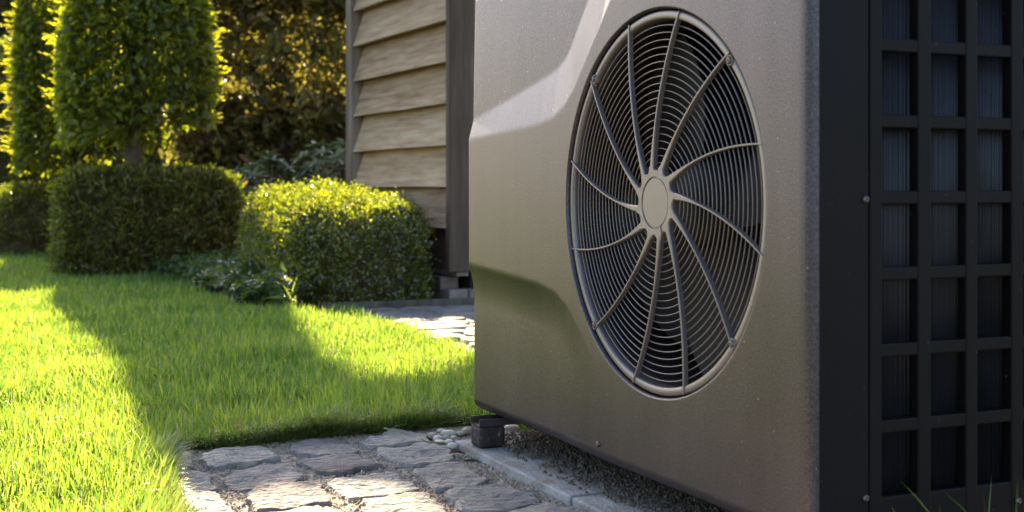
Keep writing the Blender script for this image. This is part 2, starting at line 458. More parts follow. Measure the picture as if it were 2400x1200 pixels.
# sand bed between the cobbles
def lumpy(name, x0, x1, y0, y1, step, z, amp, s, mat, clip=None):
    nx, ny = int((x1 - x0) / step) + 1, int((y1 - y0) / step) + 1
    X, Y = np.meshgrid(np.linspace(x0, x1, nx), np.linspace(y0, y1, ny))
    P = np.stack([X.ravel(), Y.ravel(), np.zeros(nx * ny)], 1)
    P[:, 2] = z + amp * (0.6 * wob(P, s, 2) + 0.4 * wob(P, s * 2.7, 5)) + amp * 0.35 * rng.normal(0, 1, len(P))
    i = np.arange((nx - 1) * (ny - 1)); a = i // (nx - 1) * nx + i % (nx - 1)
    Fq = np.stack([a, a + 1, a + nx + 1, a + nx], 1)
    if clip is not None:
        c = P[Fq].mean(1); Fq = Fq[clip(c[:, 0], c[:, 1])]
    return fast_mesh(name, P, Fq, smooth=True)

cob_bed_poly = cob_edge + [(0.05, 2.55), (0.75, 1.2), (-0.75, 1.2)]
bed = link('cobble_pavement', lumpy('cobble_pavement', -1.1, 0.9, 1.2, 2.75, 0.006, -0.0050, 0.0030, 60, M['sand']), M['sand'])
tag(bed, kind='structure')

def stone_mesh(name, poly, top=0.006, deep=-0.035, n=30, jag=0.006, bulge=0.006, rough=0.006, seed=0.0):
    """an irregular sett from its outline; origin at its middle"""
    c = np.mean(np.array(poly), 0)
    P = np.array(poly) - c
    # resample the closed outline with rounded corners
    k = len(P)
    seglen = np.linalg.norm(np.roll(P, -1, 0) - P, axis=1); cum = np.concatenate([[0], np.cumsum(seglen)])
    t = np.linspace(0, cum[-1], n, endpoint=False)
    O = []
    for s in t:
        i = min(np.searchsorted(cum, s, 'right') - 1, k - 1)
        u = (s - cum[i]) / seglen[i]
        O.append(P[i] * (1 - u) + P[(i + 1) % k] * u)
    O = np.array(O)
    O = 0.6 * O + 0.2 * (np.roll(O, 1, 0) + np.roll(O, -1, 0))
    size = np.linalg.norm(O, axis=1).mean()
    rad = unit(O)
    O = O + rad * (np.array([mnoise.noise(Vector((x * 30 + seed, y * 30, seed))) for x, y in O]) * jag * 2)[:, None]
    rings = [(1.035, deep), (1.03, top - 0.012), (1.015, top - 0.0045), (0.99, top - 0.0006), (0.93, top), (0.80, top), (0.64, top), (0.48, top), (0.32, top), (0.16, top)]
    V = []
    for j, (s, z) in enumerate(rings):
        for x, y in O:
            xx, yy = x * s, y * s
            q = Vector((xx * 13 + seed * 3, yy * 22, seed))
            d = mnoise.noise(q) * rough * 0.8 + (abs(mnoise.noise(q * 2.3)) - 0.25) * rough * 0.8 + mnoise.noise(q * 6) * rough * 0.35
            dome = bulge * (1 - s * s)
            w = 0 if j == 0 else 1
            side = mnoise.noise(Vector((xx * 40, yy * 40, z * 60 + seed))) * 0.004 if j in (1, 2) else 0
            V.append((xx * (1 + side / max(size, .01)), yy * (1 + side / max(size, .01)), z + w * (d + dome)))
    q = Vector((seed * 3, 0, seed))
    V.append((0, 0, top + bulge + mnoise.noise(q) * rough))
    F = []
    for j in range(len(rings) - 1):
        for i in range(n):
            i2 = (i + 1) % n
            F.append((j * n + i, j * n + i2, (j + 1) * n + i2, (j + 1) * n + i))
    b = (len(rings) - 1) * n
    for i in range(n): F.append((b + i, b + (i + 1) % n, len(V) - 1))
    me = pmesh(name, V, F, True)
    for k_ in range(n * 3): me.polygons[k_].use_smooth = False
    return me, c

cobbles_px = [
    [(345, 1074), (395, 1066), (442, 1062), (455, 1087), (430, 1098), (345, 1102)],
    [(470, 1077), (482, 1057), (540, 1050), (600, 1044), (637, 1052), (657, 1072), (600, 1085), (498, 1096)],
    [(385, 1110), (443, 1102), (487, 1107), (511, 1146), (490, 1152), (385, 1154)],
    [(525, 1122), (545, 1102), (607, 1087), (682, 1077), (713, 1118), (672, 1131), (555, 1144)],
    [(385, 1162), (440, 1154), (510, 1161), (552, 1200), (540, 1243), (390, 1245)],
    [(576, 1155), (597, 1139), (673, 1134), (737, 1126), (757, 1144), (780, 1174), (740, 1182), (605, 1196), (588, 1180)],
    [(680, 1037), (710, 1031), (803, 1025), (840, 1055), (797, 1063), (763, 1065), (690, 1062)],
    [(697, 1078), (720, 1073), (808, 1061), (877, 1077), (895, 1089), (847, 1097), (800, 1108), (745, 1098)],
    [(771, 1124), (797, 1112), (920, 1096), (970, 1126), (985, 1143), (900, 1155), (813, 1166)],
    [(848, 1169), (897, 1161), (1002, 1151), (1046, 1197), (1040, 1234), (862, 1240)],
    [(620, 1204), (680, 1192), (745, 1187), (818, 1202), (838, 1250), (630, 1262)],
    [(842, 1036), (872, 1022), (930, 1007), (1005, 1017), (1008, 1034), (938, 1042), (868, 1047)],
    [(878, 1055), (897, 1045), (942, 1047), (980, 1037), (1047, 1044), (1069, 1055), (1061, 1076), (997, 1081), (955, 1089)],
    [(963, 1095), (1000, 1081), (1083, 1077), (1120, 1102), (1150, 1123), (1067, 1138), (1020, 1143), (992, 1117)],
    [(1040, 1147), (1133, 1133), (1190, 1127), (1272, 1167), (1208, 1190), (1165, 1198), (1078, 1190)],
    [(1090, 1214), (1180, 1203), (1267, 1183), (1330, 1188), (1402, 1222), (1300, 1262), (1130, 1275)],
    [(870, 1256), (1040, 1248), (1085, 1300), (1000, 1330), (890, 1330)],
    [(640, 1280), (838, 1264), (870, 1330), (650, 1345)],
    [(405, 1265), (545, 1256), (625, 1280), (635, 1340), (420, 1345)],
    [(1110, 1290), (1300, 1276), (1420, 1240), (1500, 1300), (1300, 1345), (1130, 1345)],
]
random.seed(5)
for i, px in enumerate(cobbles_px):
    poly = [gp(x, y, 0.004) for x, y in px]
    me, c = stone_mesh('cobble', poly, top=random.uniform(0.0, 0.007), n=48, seed=i * 7.3 + 1, bulge=random.uniform(-0.001, 0.002), rough=0.0065)
    link('cobble', me, M['cobble'], bed, (c[0], c[1], 0))

# loose crumbs in the joints
def crumbs(name, n, sampler, size, zf, mat, parent=None, seed=0):
    r = np.random.default_rng(seed)
    base = np.array([(1, 0, -.5), (-.5, .87, -.5), (-.5, -.87, -.5), (.2, .1, .8), (-.6, 0.3, .3), (.5, -.6, .2)])
    hull = np.array([[0, 1, 3], [1, 4, 3], [1, 2, 4], [2, 5, 3], [2, 3, 4], [2, 0, 5], [0, 3, 5]])
    X, Y = sampler(r, n)
    n = len(X)
    s = r.uniform(*size, n) * (1 + 1.2 * (r.random(n) < 0.06))
    a = r.uniform(0, 6.28, n)
    v = base[None] * r.uniform(0.6, 1.3, (n, 6, 3)) * s[:, None, None]
    ca, sa = np.cos(a)[:, None], np.sin(a)[:, None]
    x, y = v[:, :, 0] * ca - v[:, :, 1] * sa, v[:, :, 0] * sa + v[:, :, 1] * ca
    v[:, :, 0], v[:, :, 1] = x + X[:, None], y + Y[:, None]
    v[:, :, 2] = v[:, :, 2] * 0.8 + zf(X, Y)[:, None]
    f = (hull[None] + (np.arange(n) * 6)[:, None, None]).reshape(-1, 3)
    o = link(name, fast_mesh(name, v.reshape(-1, 3), f), mat, parent)
    o['kind'] = 'stuff'
    return o

stone_polys = [[gp(x, y, 0.004) for x, y in px] for px in cobbles_px]
def joint_sampler(r, n):
    X, Y = r.uniform(-0.9, 0.45, n), r.uniform(1.6, 2.65, n)
    ok = inside(X, Y, cob_bed_poly)
    for p in stone_polys: ok &= ~inside(X, Y, p)
    return X[ok], Y[ok]
cr = crumbs('joint_gravel', 30000, joint_sampler, (0.0014, 0.0042), lambda X, Y: np.full(len(X), -0.0030), M['gravel'], seed=3)
tag(cr, 'crumbs of sandy grit lying in the joints between the cobbles', 'grit')

# ------------------------------------------------------------------ heat pump frame of reference
HP = Vector((0.204, 1.88, 0))
HP_RZ = math.atan2(-0.913, 0.408)
ux, uy = Vector((0.408, -0.913, 0)).normalized(), Vector((0.913, 0.408, 0)).normalized()
def hp(x, y, z=0.0):
    return HP + ux * x + uy * y + Vector((0, 0, z))
def to_uv(px, py):
    r = (px - CX) / F_PX
    u = (1.88 * r - 0.204) / (0.408 + 0.913 * r)
    y = 1.88 - 0.913 * u
    return (u, (HOR - py) / F_PX * y + CAM_H - HUB_Z)
HUB_Z = 0.478
Z0, Z1, XL, XR, DEPTH = 0.072, 0.884, -0.711, 0.370, 0.49
RF = 0.0125

# concrete edging slabs under the front of the unit
for k, (x0, x1) in enumerate([(-0.702, -0.206), (-0.198, 0.302), (0.310, 0.81)]):
    bm = bmesh.new()
    nx, ny = 60, 26
    w = 0.21
    g = [[None] * (ny + 1) for _ in range(nx + 1)]
    me = box_mesh('edging_slab', x0, x1, -0.032, 0.24, -0.05, 0.012, 0.004, 3)
    s = link('edging_slab', me, M['slab'], None, HP, (0, 0, HP_RZ))
    tag(s, ['pale concrete edging slab carrying the rubber foot beside the pebbles', 'pale concrete edging slab running out of view at the bottom edge', 'concrete edging slab under the near corner of the black side'][k], 'slab', 'edging slabs under the heat pump')

def soil_sampler(r, n):
    x = r.uniform(-0.72, 0.6, n); y = 0.155 + np.abs(r.normal(0, 0.05, n)) - 0.16 * r.random(n) ** 3.2
    p = np.stack([HP.x + ux.x * x + uy.x * y, HP.y + ux.y * x + uy.y * y], 1)
    return p[:, 0], p[:, 1]
st = crumbs('loose_soil', 16000, soil_sampler, (0.0012, 0.0042), lambda X, Y: np.full(len(X), 0.0135) + rng.random(len(X)) * 0.003, rough_mat('soil_crumbs', [(0.3, (0.07, 0.05, 0.035)), (0.7, (0.20, 0.15, 0.11))], 100, 0.95, 0.3), seed=8)
tag(st, 'brown soil crumbs lying on the slabs under the heat pump', 'soil')
soil = link('soil_strip', lumpy('soil_strip', -0.75, 0.7, 0.17, 0.42, 0.012, 0.012, 0.006, 40, M['soil']), M['soil'], None, HP, (0, 0, HP_RZ))
tag(soil, kind='structure')

# ------------------------------------------------------------------ heat pump
pump = empty('heat_pump', HP, HP_RZ)
tag(pump, 'dark brown-grey outdoor heat pump with one large round fan grille', 'heat pump')

def polyline_sd(U, V, pts):
    best = np.full(U.shape, 1e9); side = np.zeros(U.shape); par = np.zeros(U.shape)
    pts = np.array(pts); n = len(pts) - 1
    for i in range(n):
        a, b = pts[i], pts[i + 1]; d = b - a; L2 = d @ d
        t = np.clip(((U - a[0]) * d[0] + (V - a[1]) * d[1]) / L2, 0, 1)
        dx, dy = U - a[0] - t * d[0], V - a[1] - t * d[1]
        ds = np.hypot(dx, dy)
        cr_ = d[0] * (V - a[1]) - d[1] * (U - a[0])
        m = ds < best
        best = np.where(m, ds, best); side = np.where(m, np.sign(cr_), side); par = np.where(m, (i + t) / n, par)
    return best, side, par

up_line = [(-0.95, to_uv(1085, 330)[1] - 0.02)] + [to_uv(*p) for p in [(1085, 329), (1180, 309), (1262, 290), (1295, 275), (1322, 247), (1345, 208), (1372, 140), (1400, 75), (1430, 0), (1470, -100), (1550, -300)]]
lo_line = [(-0.95, to_uv(1085, 613)[1] + 0.02)] + [to_uv(*p) for p in [(1085, 614), (1180, 640), (1262, 664), (1300, 684), (1330, 718), (1362, 780), (1400, 868), (1440, 980), (1480, 1090)]]

def recess(U, V):
    """how far the front panel lies behind the raised middle, metres"""
    d, s, t = polyline_sd(U, V, up_line)
    k = np.clip((U + 0.711) / 0.55, 0, 1)
    w = 0.036 + 0.085 * k; D = 0.0095 + 0.025 * k
    x = np.clip(d / w, 0, 1)
    up = np.where(s > 0, D * x, 0) + np.where(s > 0, 0.018 * np.clip(d - w, 0, 1) * np.clip(V + 0.05, 0, 1) / 0.4, 0)
    d, s, t = polyline_sd(U, V, lo_line)
    fade = np.clip(1 - (U + 0.40) / 0.26, 0, 1); fade = fade * fade * (3 - 2 * fade)
    w = 0.075; x = np.clip(d / w, 0, 1)
    lo = np.where(s < 0, 0.0115 * fade * (1 - (1 - x) ** 2.0), 0)
    # rounded edges of the panel
    def fillet(dist, r):
        q = np.clip(r - dist, 0, r)
        return r - np.sqrt(np.maximum(r * r - q * q, 0))
    e = fillet(U - XL, 0.007) + fillet(XR - U, RF) + fillet(V + HUB_Z - Z0, 0.014) + fillet(Z1 - V - HUB_Z, 0.02)
    return up + lo + e

HOLE = 0.282
def edge_lines(a, b, ra, rb):
    l = [a + ra * q for q in (0, .04, .14, .3, .55, 1.0)] + [b - rb * q for q in (0, .04, .14, .3, .55, 1.0)]
    return l
sq = 0.32
mid = list(np.round(np.arange(-sq, sq + 1e-6, 0.005), 4))
ul = sorted(set(edge_lines(XL, XR, 0.007, RF) + list(np.arange(XL + 0.011, -sq - 0.002, 0.0032)) + mid + [0.335, 0.346]))
vl = sorted(set(edge_lines(Z0 - HUB_Z, Z1 - HUB_Z, 0.014, 0.02) + list(np.arange(Z0 - HUB_Z + 0.018, -sq - 0.002, 0.0045)) + mid + list(np.arange(sq + 0.004, Z1 - HUB_Z - 0.021, 0.004))))
UU, VV = np.meshgrid(ul, vl)
idx = np.arange(UU.size).reshape(UU.shape)
fq = []
for j in range(len(vl) - 1):
    for i in range(len(ul) - 1):
        uc, vc = (ul[i] + ul[i + 1]) / 2, (vl[j] + vl[j + 1]) / 2
        if abs(uc) < sq and abs(vc) < sq: continue
        fq.append((idx[j, i], idx[j, i + 1], idx[j + 1, i + 1], idx[j + 1, i]))
verts = np.stack([UU.ravel(), recess(UU.ravel(), VV.ravel()), VV.ravel() + HUB_Z], 1)
# polar patch between the hole and the square
m_ = np.array(mid)
ring_sq = [(u, -sq) for u in m_[:-1]] + [(sq, v) for v in m_[:-1]] + [(u, sq) for u in m_[::-1][:-1]] + [(-sq, v) for v in m_[::-1][:-1]]
ring_sq = np.array(ring_sq)
lookup = {(round(a, 4), round(b, 4)): idx[j, i] for j, b in enumerate(vl) for i, a in enumerate(ul)}
outer_ids = np.array([lookup[(round(a, 4), round(b, 4))] for a, b in ring_sq])
nr_ = len(ring_sq)
dirs = ring_sq / np.linalg.norm(ring_sq, axis=1)[:, None]
steps = list(np.linspace(1, 0.04, 40)) + [0.02, 0.0]
ids = [outer_ids]
vlist = [verts]; base = len(verts)
for s in steps[1:]:
    p = dirs * HOLE * (1 - s) + ring_sq * s
    y = recess(p[:, 0], p[:, 1]) + (0.0006 if s == 0 else 0)
    vlist.append(np.stack([p[:, 0], y, p[:, 1] + HUB_Z], 1)); ids.append(np.arange(base, base + nr_)); base += nr_
for r_, y_ in [(HOLE - 0.0012, 0.0022), (HOLE - 0.002, 0.006), (HOLE - 0.002, 0.032)]:
    p = dirs * r_
    vlist.append(np.stack([p[:, 0], np.full(nr_, y_), p[:, 1] + HUB_Z], 1)); ids.append(np.arange(base, base + nr_)); base += nr_
for a, b in zip(ids[:-1], ids[1:]):
    for i in range(nr_):
        i2 = (i + 1) % nr_
        fq.append((a[i], a[i2], b[i2], b[i]))
# drop grid points inside the square that carry no face
me = fast_mesh('front_panel', np.concatenate(vlist), np.array(fq), smooth=True)
bm = bmesh.new(); bm.from_mesh(me)
bmesh.ops.delete(bm, geom=[v for v in bm.verts if not v.link_faces], context='VERTS')
bmesh.ops.recalc_face_normals(bm, faces=bm.faces[:])
bm.to_mesh(me); bm.free()
link('front_panel', me, M['front'], pump)

# fan grille: rim, rings, spokes, hub
CH = Vector((0, 0, HUB_Z))
link('grille_rim', lathe_mesh('grille_rim', [(0.2785, 0.026), (0.2778, 0.0075), (0.2765, 0.0052), (0.2745, 0.0045), (0.2680, 0.0045), (0.2662, 0.0056), (0.2655, 0.010), (0.265, 0.022)], 160), M['grille'], pump, CH)
def torus_mesh(name, Rr, r, n=120, k=8):
    a = np.linspace(0, 2 * math.pi, n, endpoint=False); b = np.linspace(0, 2 * math.pi, k, endpoint=False)
    A, B = np.meshgrid(a, b, indexing='ij')
    v = np.stack([(Rr + r * np.cos(B)) * np.cos(A), 1.35 * r * np.sin(B), (Rr + r * np.cos(B)) * np.sin(A)], -1).reshape(-1, 3)
    i, j = np.meshgrid(np.arange(n), np.arange(k), indexing='ij')
    i2, j2 = (i + 1) % n, (j + 1) % k
    f = np.stack([i * k + j, i2 * k + j, i2 * k + j2, i * k + j2], -1).reshape(-1, 4)
    return fast_mesh(name, v, f, smooth=True)
for k in range(20):
    link('grille_ring', torus_mesh('grille_ring', 0.0585 + 0.01045 * k, 0.00085), M['grille'], pump, CH + Vector((0, 0.0105, 0)))

P0, P2 = Vector((0.036, 0.0325)), Vector((0.2665, 0.0775))
PM = Vector((0.147, 0.0685))
P1 = (PM * 4 - P0 - P2) / 2
V, Fc = [], []
NS = 26
for i in range(NS + 1):
    t = i / NS
    p = P0 * (1 - t) ** 2 + P1 * 2 * t * (1 - t) + P2 * t * t
    d = (2 * (1 - t) * (P1 - P0) + 2 * t * (P2 - P1)).normalized()
    nrm = Vector((-d.y, d.x))
    w = 0.0017 + 0.0040 * max(0, 1 - t / 0.32) ** 1.5 - 0.0002 * t
    for (a, y) in [(-1, 0.0105), (-1, 0.0042), (-0.6, 0.0028), (0.6, 0.0028), (1, 0.0042), (1, 0.0105)]:
        V.append((p.x + nrm.x * a * w, y, p.y + nrm.y * a * w))
for i in range(NS):
    for j in range(6):
        j2 = (j + 1) % 6
        Fc.append((i * 6 + j, i * 6 + j2, (i + 1) * 6 + j2, (i + 1) * 6 + j))
Fc += [tuple(range(6))[::-1], tuple(range(NS * 6, NS * 6 + 6))]
sp_me = pmesh('grille_spoke', V, Fc, False)
bm = bmesh.new(); bm.from_mesh(sp_me); bmesh.ops.recalc_face_normals(bm, faces=bm.faces[:]); bm.to_mesh(sp_me); bm.free()
for k in range(12):
    link('grille_spoke', sp_me, M['grille'], pump, CH, (0, R(30 * k), 0))
# hub plate with rounded notches between the spoke roots
n = 240
V, Fc = [], []
rootang = math.degrees(math.atan2(0.048, 0.052))
def hub_r(t):
    ph = math.degrees(t) - 42
    s = 0.5 + 0.5 * math.cos(R(ph * 12))
    return 0.0475 + 0.0100 * s ** 1.6
prof = [(0.0, 0.0038), (0.0355, 0.0038), (0.0362, 0.0050), (0.0376, 0.0050), (0.0384, 0.0030)]
for r_, y_ in prof[1:]:
    for j in range(n):
        t = 2 * math.pi * j / n; V.append((r_ * math.cos(t), y_, r_ * math.sin(t)))
for s, y_ in [(0.965, 0.0028), (1.0, 0.0044), (1.0, 0.014)]:
    for j in range(n):
        t = 2 * math.pi * j / n; V.append((hub_r(t) * s * math.cos(t), y_, hub_r(t) * s * math.sin(t)))
for i in range(6):
    for j in range(n):
        j2 = (j + 1) % n
        Fc.append((i * n + j, i * n + j2, (i + 1) * n + j2, (i + 1) * n + j))
Fc.append(tuple(range(n)))
hub_me = pmesh('grille_hub', V, Fc, False)
bm = bmesh.new(); bm.from_mesh(hub_me); bmesh.ops.recalc_face_normals(bm, faces=bm.faces[:]); bm.to_mesh(hub_me); bm.free()
hub = link('grille_hub', hub_me, M['grille'], pump, CH)
tag(hub, 'round hub plate with a circular recess')
# small notch mark at the foot of the hub recess
link('latch_mark', box_mesh('latch_mark', -0.0016, 0.0016, 0.0016, 0.0031, -0.0450, -0.0345, 0.0005, 1), M['grille'], hub, (0.002, 0, 0), (0, R(-22), 0))

def screw_mesh(name, r=0.0055):
    """domed head with a cross recess, facing -y"""
    V, Fc = [], []
    n = 16
    prof = [(r, 0.0), (r * 0.97, -0.0016), (r * 0.75, -0.0031), (r * 0.4, -0.0038)]
    for rr, y in prof:
        for j in range(n):
            t = 2 * math.pi * j / n; V.append((rr * math.cos(t), y, rr * math.sin(t)))
    for i in range(3):
        for j in range(n):
            Fc.append((i * n + j, i * n + (j + 1) % n, (i + 1) * n + (j + 1) % n, (i + 1) * n + j))
    b = len(V)
    for j in range(n):
        t = 2 * math.pi * j / n
        q = 0.36 if j % 4 == 0 else 0.12
        V.append((r * q * math.cos(t), -0.0022, r * q * math.sin(t)))
    for j in range(n): Fc.append((3 * n + j, 3 * n + (j + 1) % n, b + (j + 1) % n, b + j))
    Fc.append(tuple(range(b, b + n))[::-1])
    me = pmesh(name, V, Fc, True)
    bm = bmesh.new(); bm.from_mesh(me); bmesh.ops.recalc_face_normals(bm, faces=bm.faces[:]); bm.to_mesh(me); bm.free()
    return me
scr = screw_mesh('screw', 0.0048)
for px, py in [(1707, 137), (1712, 808), (1396, 748), (1392, 193)]:
    u, v = to_uv(px, py)
    k = 0.2705 / math.hypot(u, v)
    boss = link('screw_boss', lathe_mesh('screw_boss', [(0.0076, 0.012), (0.0074, 0.0030), (0.0066, 0.0022), (0.0060, 0.0022), (0.0058, 0.0046), (0.0, 0.0046)], 28), M['grille'], pump, (u * k, 0, v * k + HUB_Z))
    link('screw', scr, M['screw'], pump, (u * k, 0.0040, v * k + HUB_Z), (0, R(20), 0))
u, v = to_uv(1402, 1041)
link('screw', scr, M['screw'], pump, (u, float(recess(np.array([u]), np.array([v]))[0]), v + HUB_Z), (0, R(35), 0))

# fan behind the grille
link('fan_shroud', lathe_mesh('fan_shroud', [(0.2765, 0.020), (0.268, 0.024), (0.2625, 0.04), (0.262, 0.16), (0.275, 0.19)], 96), M['fan'], pump, CH)
link('fan_hub', lathe_mesh('fan_hub', [(0.0, 0.062), (0.05, 0.063), (0.066, 0.072), (0.07, 0.16)], 48), M['fan'], pump, CH)
V, Fc = [], []
NA, NR = 14, 8
for j in range(NR + 1):
    r_ = 0.062 + (0.252 - 0.062) * j / NR
    for i in range(NA + 1):
        t = R(-8 + 78 * i / NA + 26 * (j / NR) ** 1.5)
        y_ = 0.068 + 0.075 * (i / NA) ** 0.9 - 0.012 * math.sin(math.pi * i / NA)
        V.append((r_ * math.cos(t), y_, r_ * math.sin(t)))
for s in (0, 1):
    off = s * (NR + 1) * (NA + 1)
    if s: V += [(x, y + 0.004, z) for x, y, z in V]
    for j in range(NR):
        for i in range(NA):
            a = off + j * (NA + 1) + i
            Fc.append((a, a + 1, a + NA + 2, a + NA + 1))
bl = pmesh('fan_blade', V, Fc, True)
for k in range(4):
    link('fan_blade', bl, M['fan'], pump, CH, (0, R(90 * k + 12), 0))

# casing: side post, coil grille, back, left side, top, base
link('side_panel', box_mesh('side_panel', XR - 0.02, XR, RF - 0.0005, 0.0862, Z0 + 0.004, Z1 - 0.004, 0.0015, 2), M['side'], pump)
ys = [0.0880, 0.1068, 0.1628, 0.1836, 0.2400, 0.2594, 0.3160, 0.3360, 0.3925, 0.4125, 0.469, DEPTH]
vbars = [(ys[i], ys[i + 1]) for i in range(0, 12, 2)]
for a, b in vbars:
    link('coil_guard_bar', box_mesh('coil_guard_bar', XR - 0.016, XR + 0.0003, a, b, Z0 + 0.004, Z1 - 0.004, 0.002, 2), M['side'], pump)
row0 = 0.4963
rows = [row0 + 0.0937 * k for k in range(-4, 4)]
hz = [(Z0 + 0.0045, rows[0])] + [(r_ + 0.0772, r_ + 0.0937) for r_ in rows[:-1]] + [(rows[-1] + 0.0772, Z1 - 0.0045)]
for a, b in hz:
    link('coil_guard_bar', box_mesh('coil_guard_bar', XR - 0.0155, XR - 0.0008, ys[0] + 0.001, DEPTH - 0.001, a, b, 0.002, 2), M['side'], pump)
# fins of the coil: thin upright blades in one part
fy = np.arange(0.100, 0.476, 0.0027)
nf = len(fy)
v8 = np.array([(x, y, z) for x in (XR - 0.040, XR - 0.024) for y in (0, 0.0007) for z in (Z0 + 0.02, Z1 - 0.02)])
f6 = np.array([[0, 1, 3, 2], [4, 6, 7, 5], [0, 4, 5, 1], [2, 3, 7, 6], [1, 5, 7, 3], [0, 2, 6, 4]])
vv = np.repeat(v8[None], nf, 0)
vv[:, :, 1] += fy[:, None]
vv[:, 4:, 1] += rng.normal(0, 0.00035, (nf, 1)); vv[:, 4:, 0] += rng.normal(0, 0.0007, (nf, 1))
fo = link('coil_fins', fast_mesh('coil_fins', vv.reshape(-1, 3), (f6[None] + (np.arange(nf) * 8)[:, None, None]).reshape(-1, 4)), M['fins'], pump)
fo['kind'] = 'stuff'
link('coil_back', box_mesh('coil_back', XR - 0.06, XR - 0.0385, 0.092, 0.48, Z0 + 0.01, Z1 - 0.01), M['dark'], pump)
link('left_side', box_mesh('left_side', XL + 0.0005, XL + 0.02, 0.0215, DEPTH, Z0 + 0.001, Z1 - 0.004, 0.003, 2), M['front'], pump)
link('back_panel', box_mesh('back_panel', XL + 0.022, XR - 0.02, DEPTH - 0.012, DEPTH - 0.001, Z0 + 0.006, Z1 - 0.006), M['side'], pump)
link('top_panel', box_mesh('top_panel', XL - 0.001, XR + 0.001, 0.021, DEPTH + 0.001, Z1 - 0.0035, Z1 + 0.016, 0.006, 3), M['front'], pump)
link('base_pan', box_mesh('base_pan', XL + 0.021, XR - 0.021, 0.016, DEPTH - 0.013, Z0 + 0.001, Z0 + 0.02, 0.002, 2), M['side'], pump)
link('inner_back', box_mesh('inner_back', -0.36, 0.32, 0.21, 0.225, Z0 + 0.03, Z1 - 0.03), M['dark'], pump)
for (y, z) in [(0.081, CAM_H - 27 / 1930), (0.081, CAM_H - 727 / 1930)]:
    link('screw', scr, M['screw'], pump, (XR + 0.0002, y, z), (0, R(25), R(90)))
link('screw', scr, M['screw'], pump, (XR + 0.0006, 0.326, 0.096), (0, R(25), R(90)))

# feet: rubber block with a steel channel above it
def channel(name, x, y0, y1, z, w=0.044, h=0.024, t=0.0022):
    c = [(-w / 2, h), (-w / 2, 0), (w / 2, 0), (w / 2, h), (w / 2 - t, h), (w / 2 - t, t), (-w / 2 + t, t), (-w / 2 + t, h)]
    V = [(x + a, y, z + b) for y in (y0, y1) for a, b in c]
    Fc = [(j, (j + 1) % 8, (j + 1) % 8 + 8, j + 8) for j in range(8)]
    Fc += [(0, 1, 6, 7), (1, 2, 5, 6), (2, 3, 4, 5), (8, 15, 14, 9), (9, 14, 13, 10), (10, 13, 12, 11)]
    me = pmesh(name, V, Fc)
    bm = bmesh.new(); bm.from_mesh(me); bmesh.ops.recalc_face_normals(bm, faces=bm.faces[:]); bm.to_mesh(me); bm.free()
    return me
for x in (-0.625, 0.27):
    rail = link('base_rail', channel('base_rail', x, -0.020, DEPTH - 0.02, 0.0530, h=0.0135), M['rail'], pump)
    for y in (0.006, 0.40):
        link('rubber_foot', box_mesh('rubber_foot', x - 0.025, x + 0.025, y - 0.026, y + 0.026, 0.0115, 0.0528, 0.007, 3), M['rubber'], pump)

# ------------------------------------------------------------------ garden shed
SH = Vector((-0.279, 5.85, 0))
sa = Vector((-0.445, 0.895, 0)).normalized()
SH_RZ = math.atan2(-sa.y, -sa.x)          # local x runs from the far post to the near one, local y into the shed
shed = empty('garden_shed', SH, SH_RZ)
tag(shed, 'weathered brown timber shed clad in tilted overlapping boards', 'shed')
W = 1.215
link('corner_post', box_mesh('corner_post', 0.040, 0.082, -0.040, 0.085, 0.125, 2.0, 0.003, 2), M['post_shaded'], shed)
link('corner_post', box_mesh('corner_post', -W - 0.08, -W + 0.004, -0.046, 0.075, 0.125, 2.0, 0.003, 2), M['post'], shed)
bx0, bx1 = -W + 0.007, 0.036
for k in range(9):
    z = 0.318 + 0.187 * k
    hgt = 0.205
    V = []
    nx = 24
    for i in range(nx + 1):
        x = bx0 + (bx1 - bx0) * i / nx
        wv = 0.0010 * math.sin(i * 0.35 + k * 2.1) + 0.0004 * math.sin(i * 1.9 + k)
        V += [(x, -0.034 + wv, z + wv), (x, 0.034 + wv * .5, z + hgt), (x, 0.054 + wv * .5, z + hgt), (x, 0.006 + wv, z + 0.004 + wv)]
    Fc = []
    for i in range(nx):
        a = i * 4
        for j in range(4):
            j2 = (j + 1) % 4
            Fc.append((a + j, a + 4 + j, a + 4 + j2, a + j2))
    Fc += [(0, 1, 2, 3), (nx * 4 + 3, nx * 4 + 2, nx * 4 + 1, nx * 4)]
    me = pmesh('cladding_board', V, Fc)
    bm = bmesh.new(); bm.from_mesh(me); bmesh.ops.recalc_face_normals(bm, faces=bm.faces[:]); bm.to_mesh(me); bm.free()
    link('cladding_board', me, M['wood'], shed)
for k in range(10):
    z = 0.13 + 0.187 * k
    link('cladding_board', box_mesh('cladding_board', 0.055, 0.074, 0.088, 1.70, z, z + 0.184, 0.002, 1), M['wood_front'], shed)
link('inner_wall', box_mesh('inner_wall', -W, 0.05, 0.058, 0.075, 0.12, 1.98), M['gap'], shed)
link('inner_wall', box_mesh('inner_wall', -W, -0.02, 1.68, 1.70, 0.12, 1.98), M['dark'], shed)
link('gap_infill', box_mesh('gap_infill', -W + 0.006, 0.038, 0.012, 0.030, 0.126, 0.345, 0.002, 1), rough_mat('gap_infill_wood', [(0.3, (0.09, 0.05, 0.04)), (0.7, (0.17, 0.10, 0.08))], 9, 0.8, 0.3), shed)  # made-up infill board, its brown lifts the dark gap below the lowest board
link('end_wall', box_mesh('end_wall', -W - 0.07, -W - 0.05, 0.078, 1.70, 0.0, 1.98), M['post'], shed)
link('floor_deck', box_mesh('floor_deck', -W - 0.05, 0.04, 0.08, 1.66, 0.02, 0.12), M['dark'], shed)
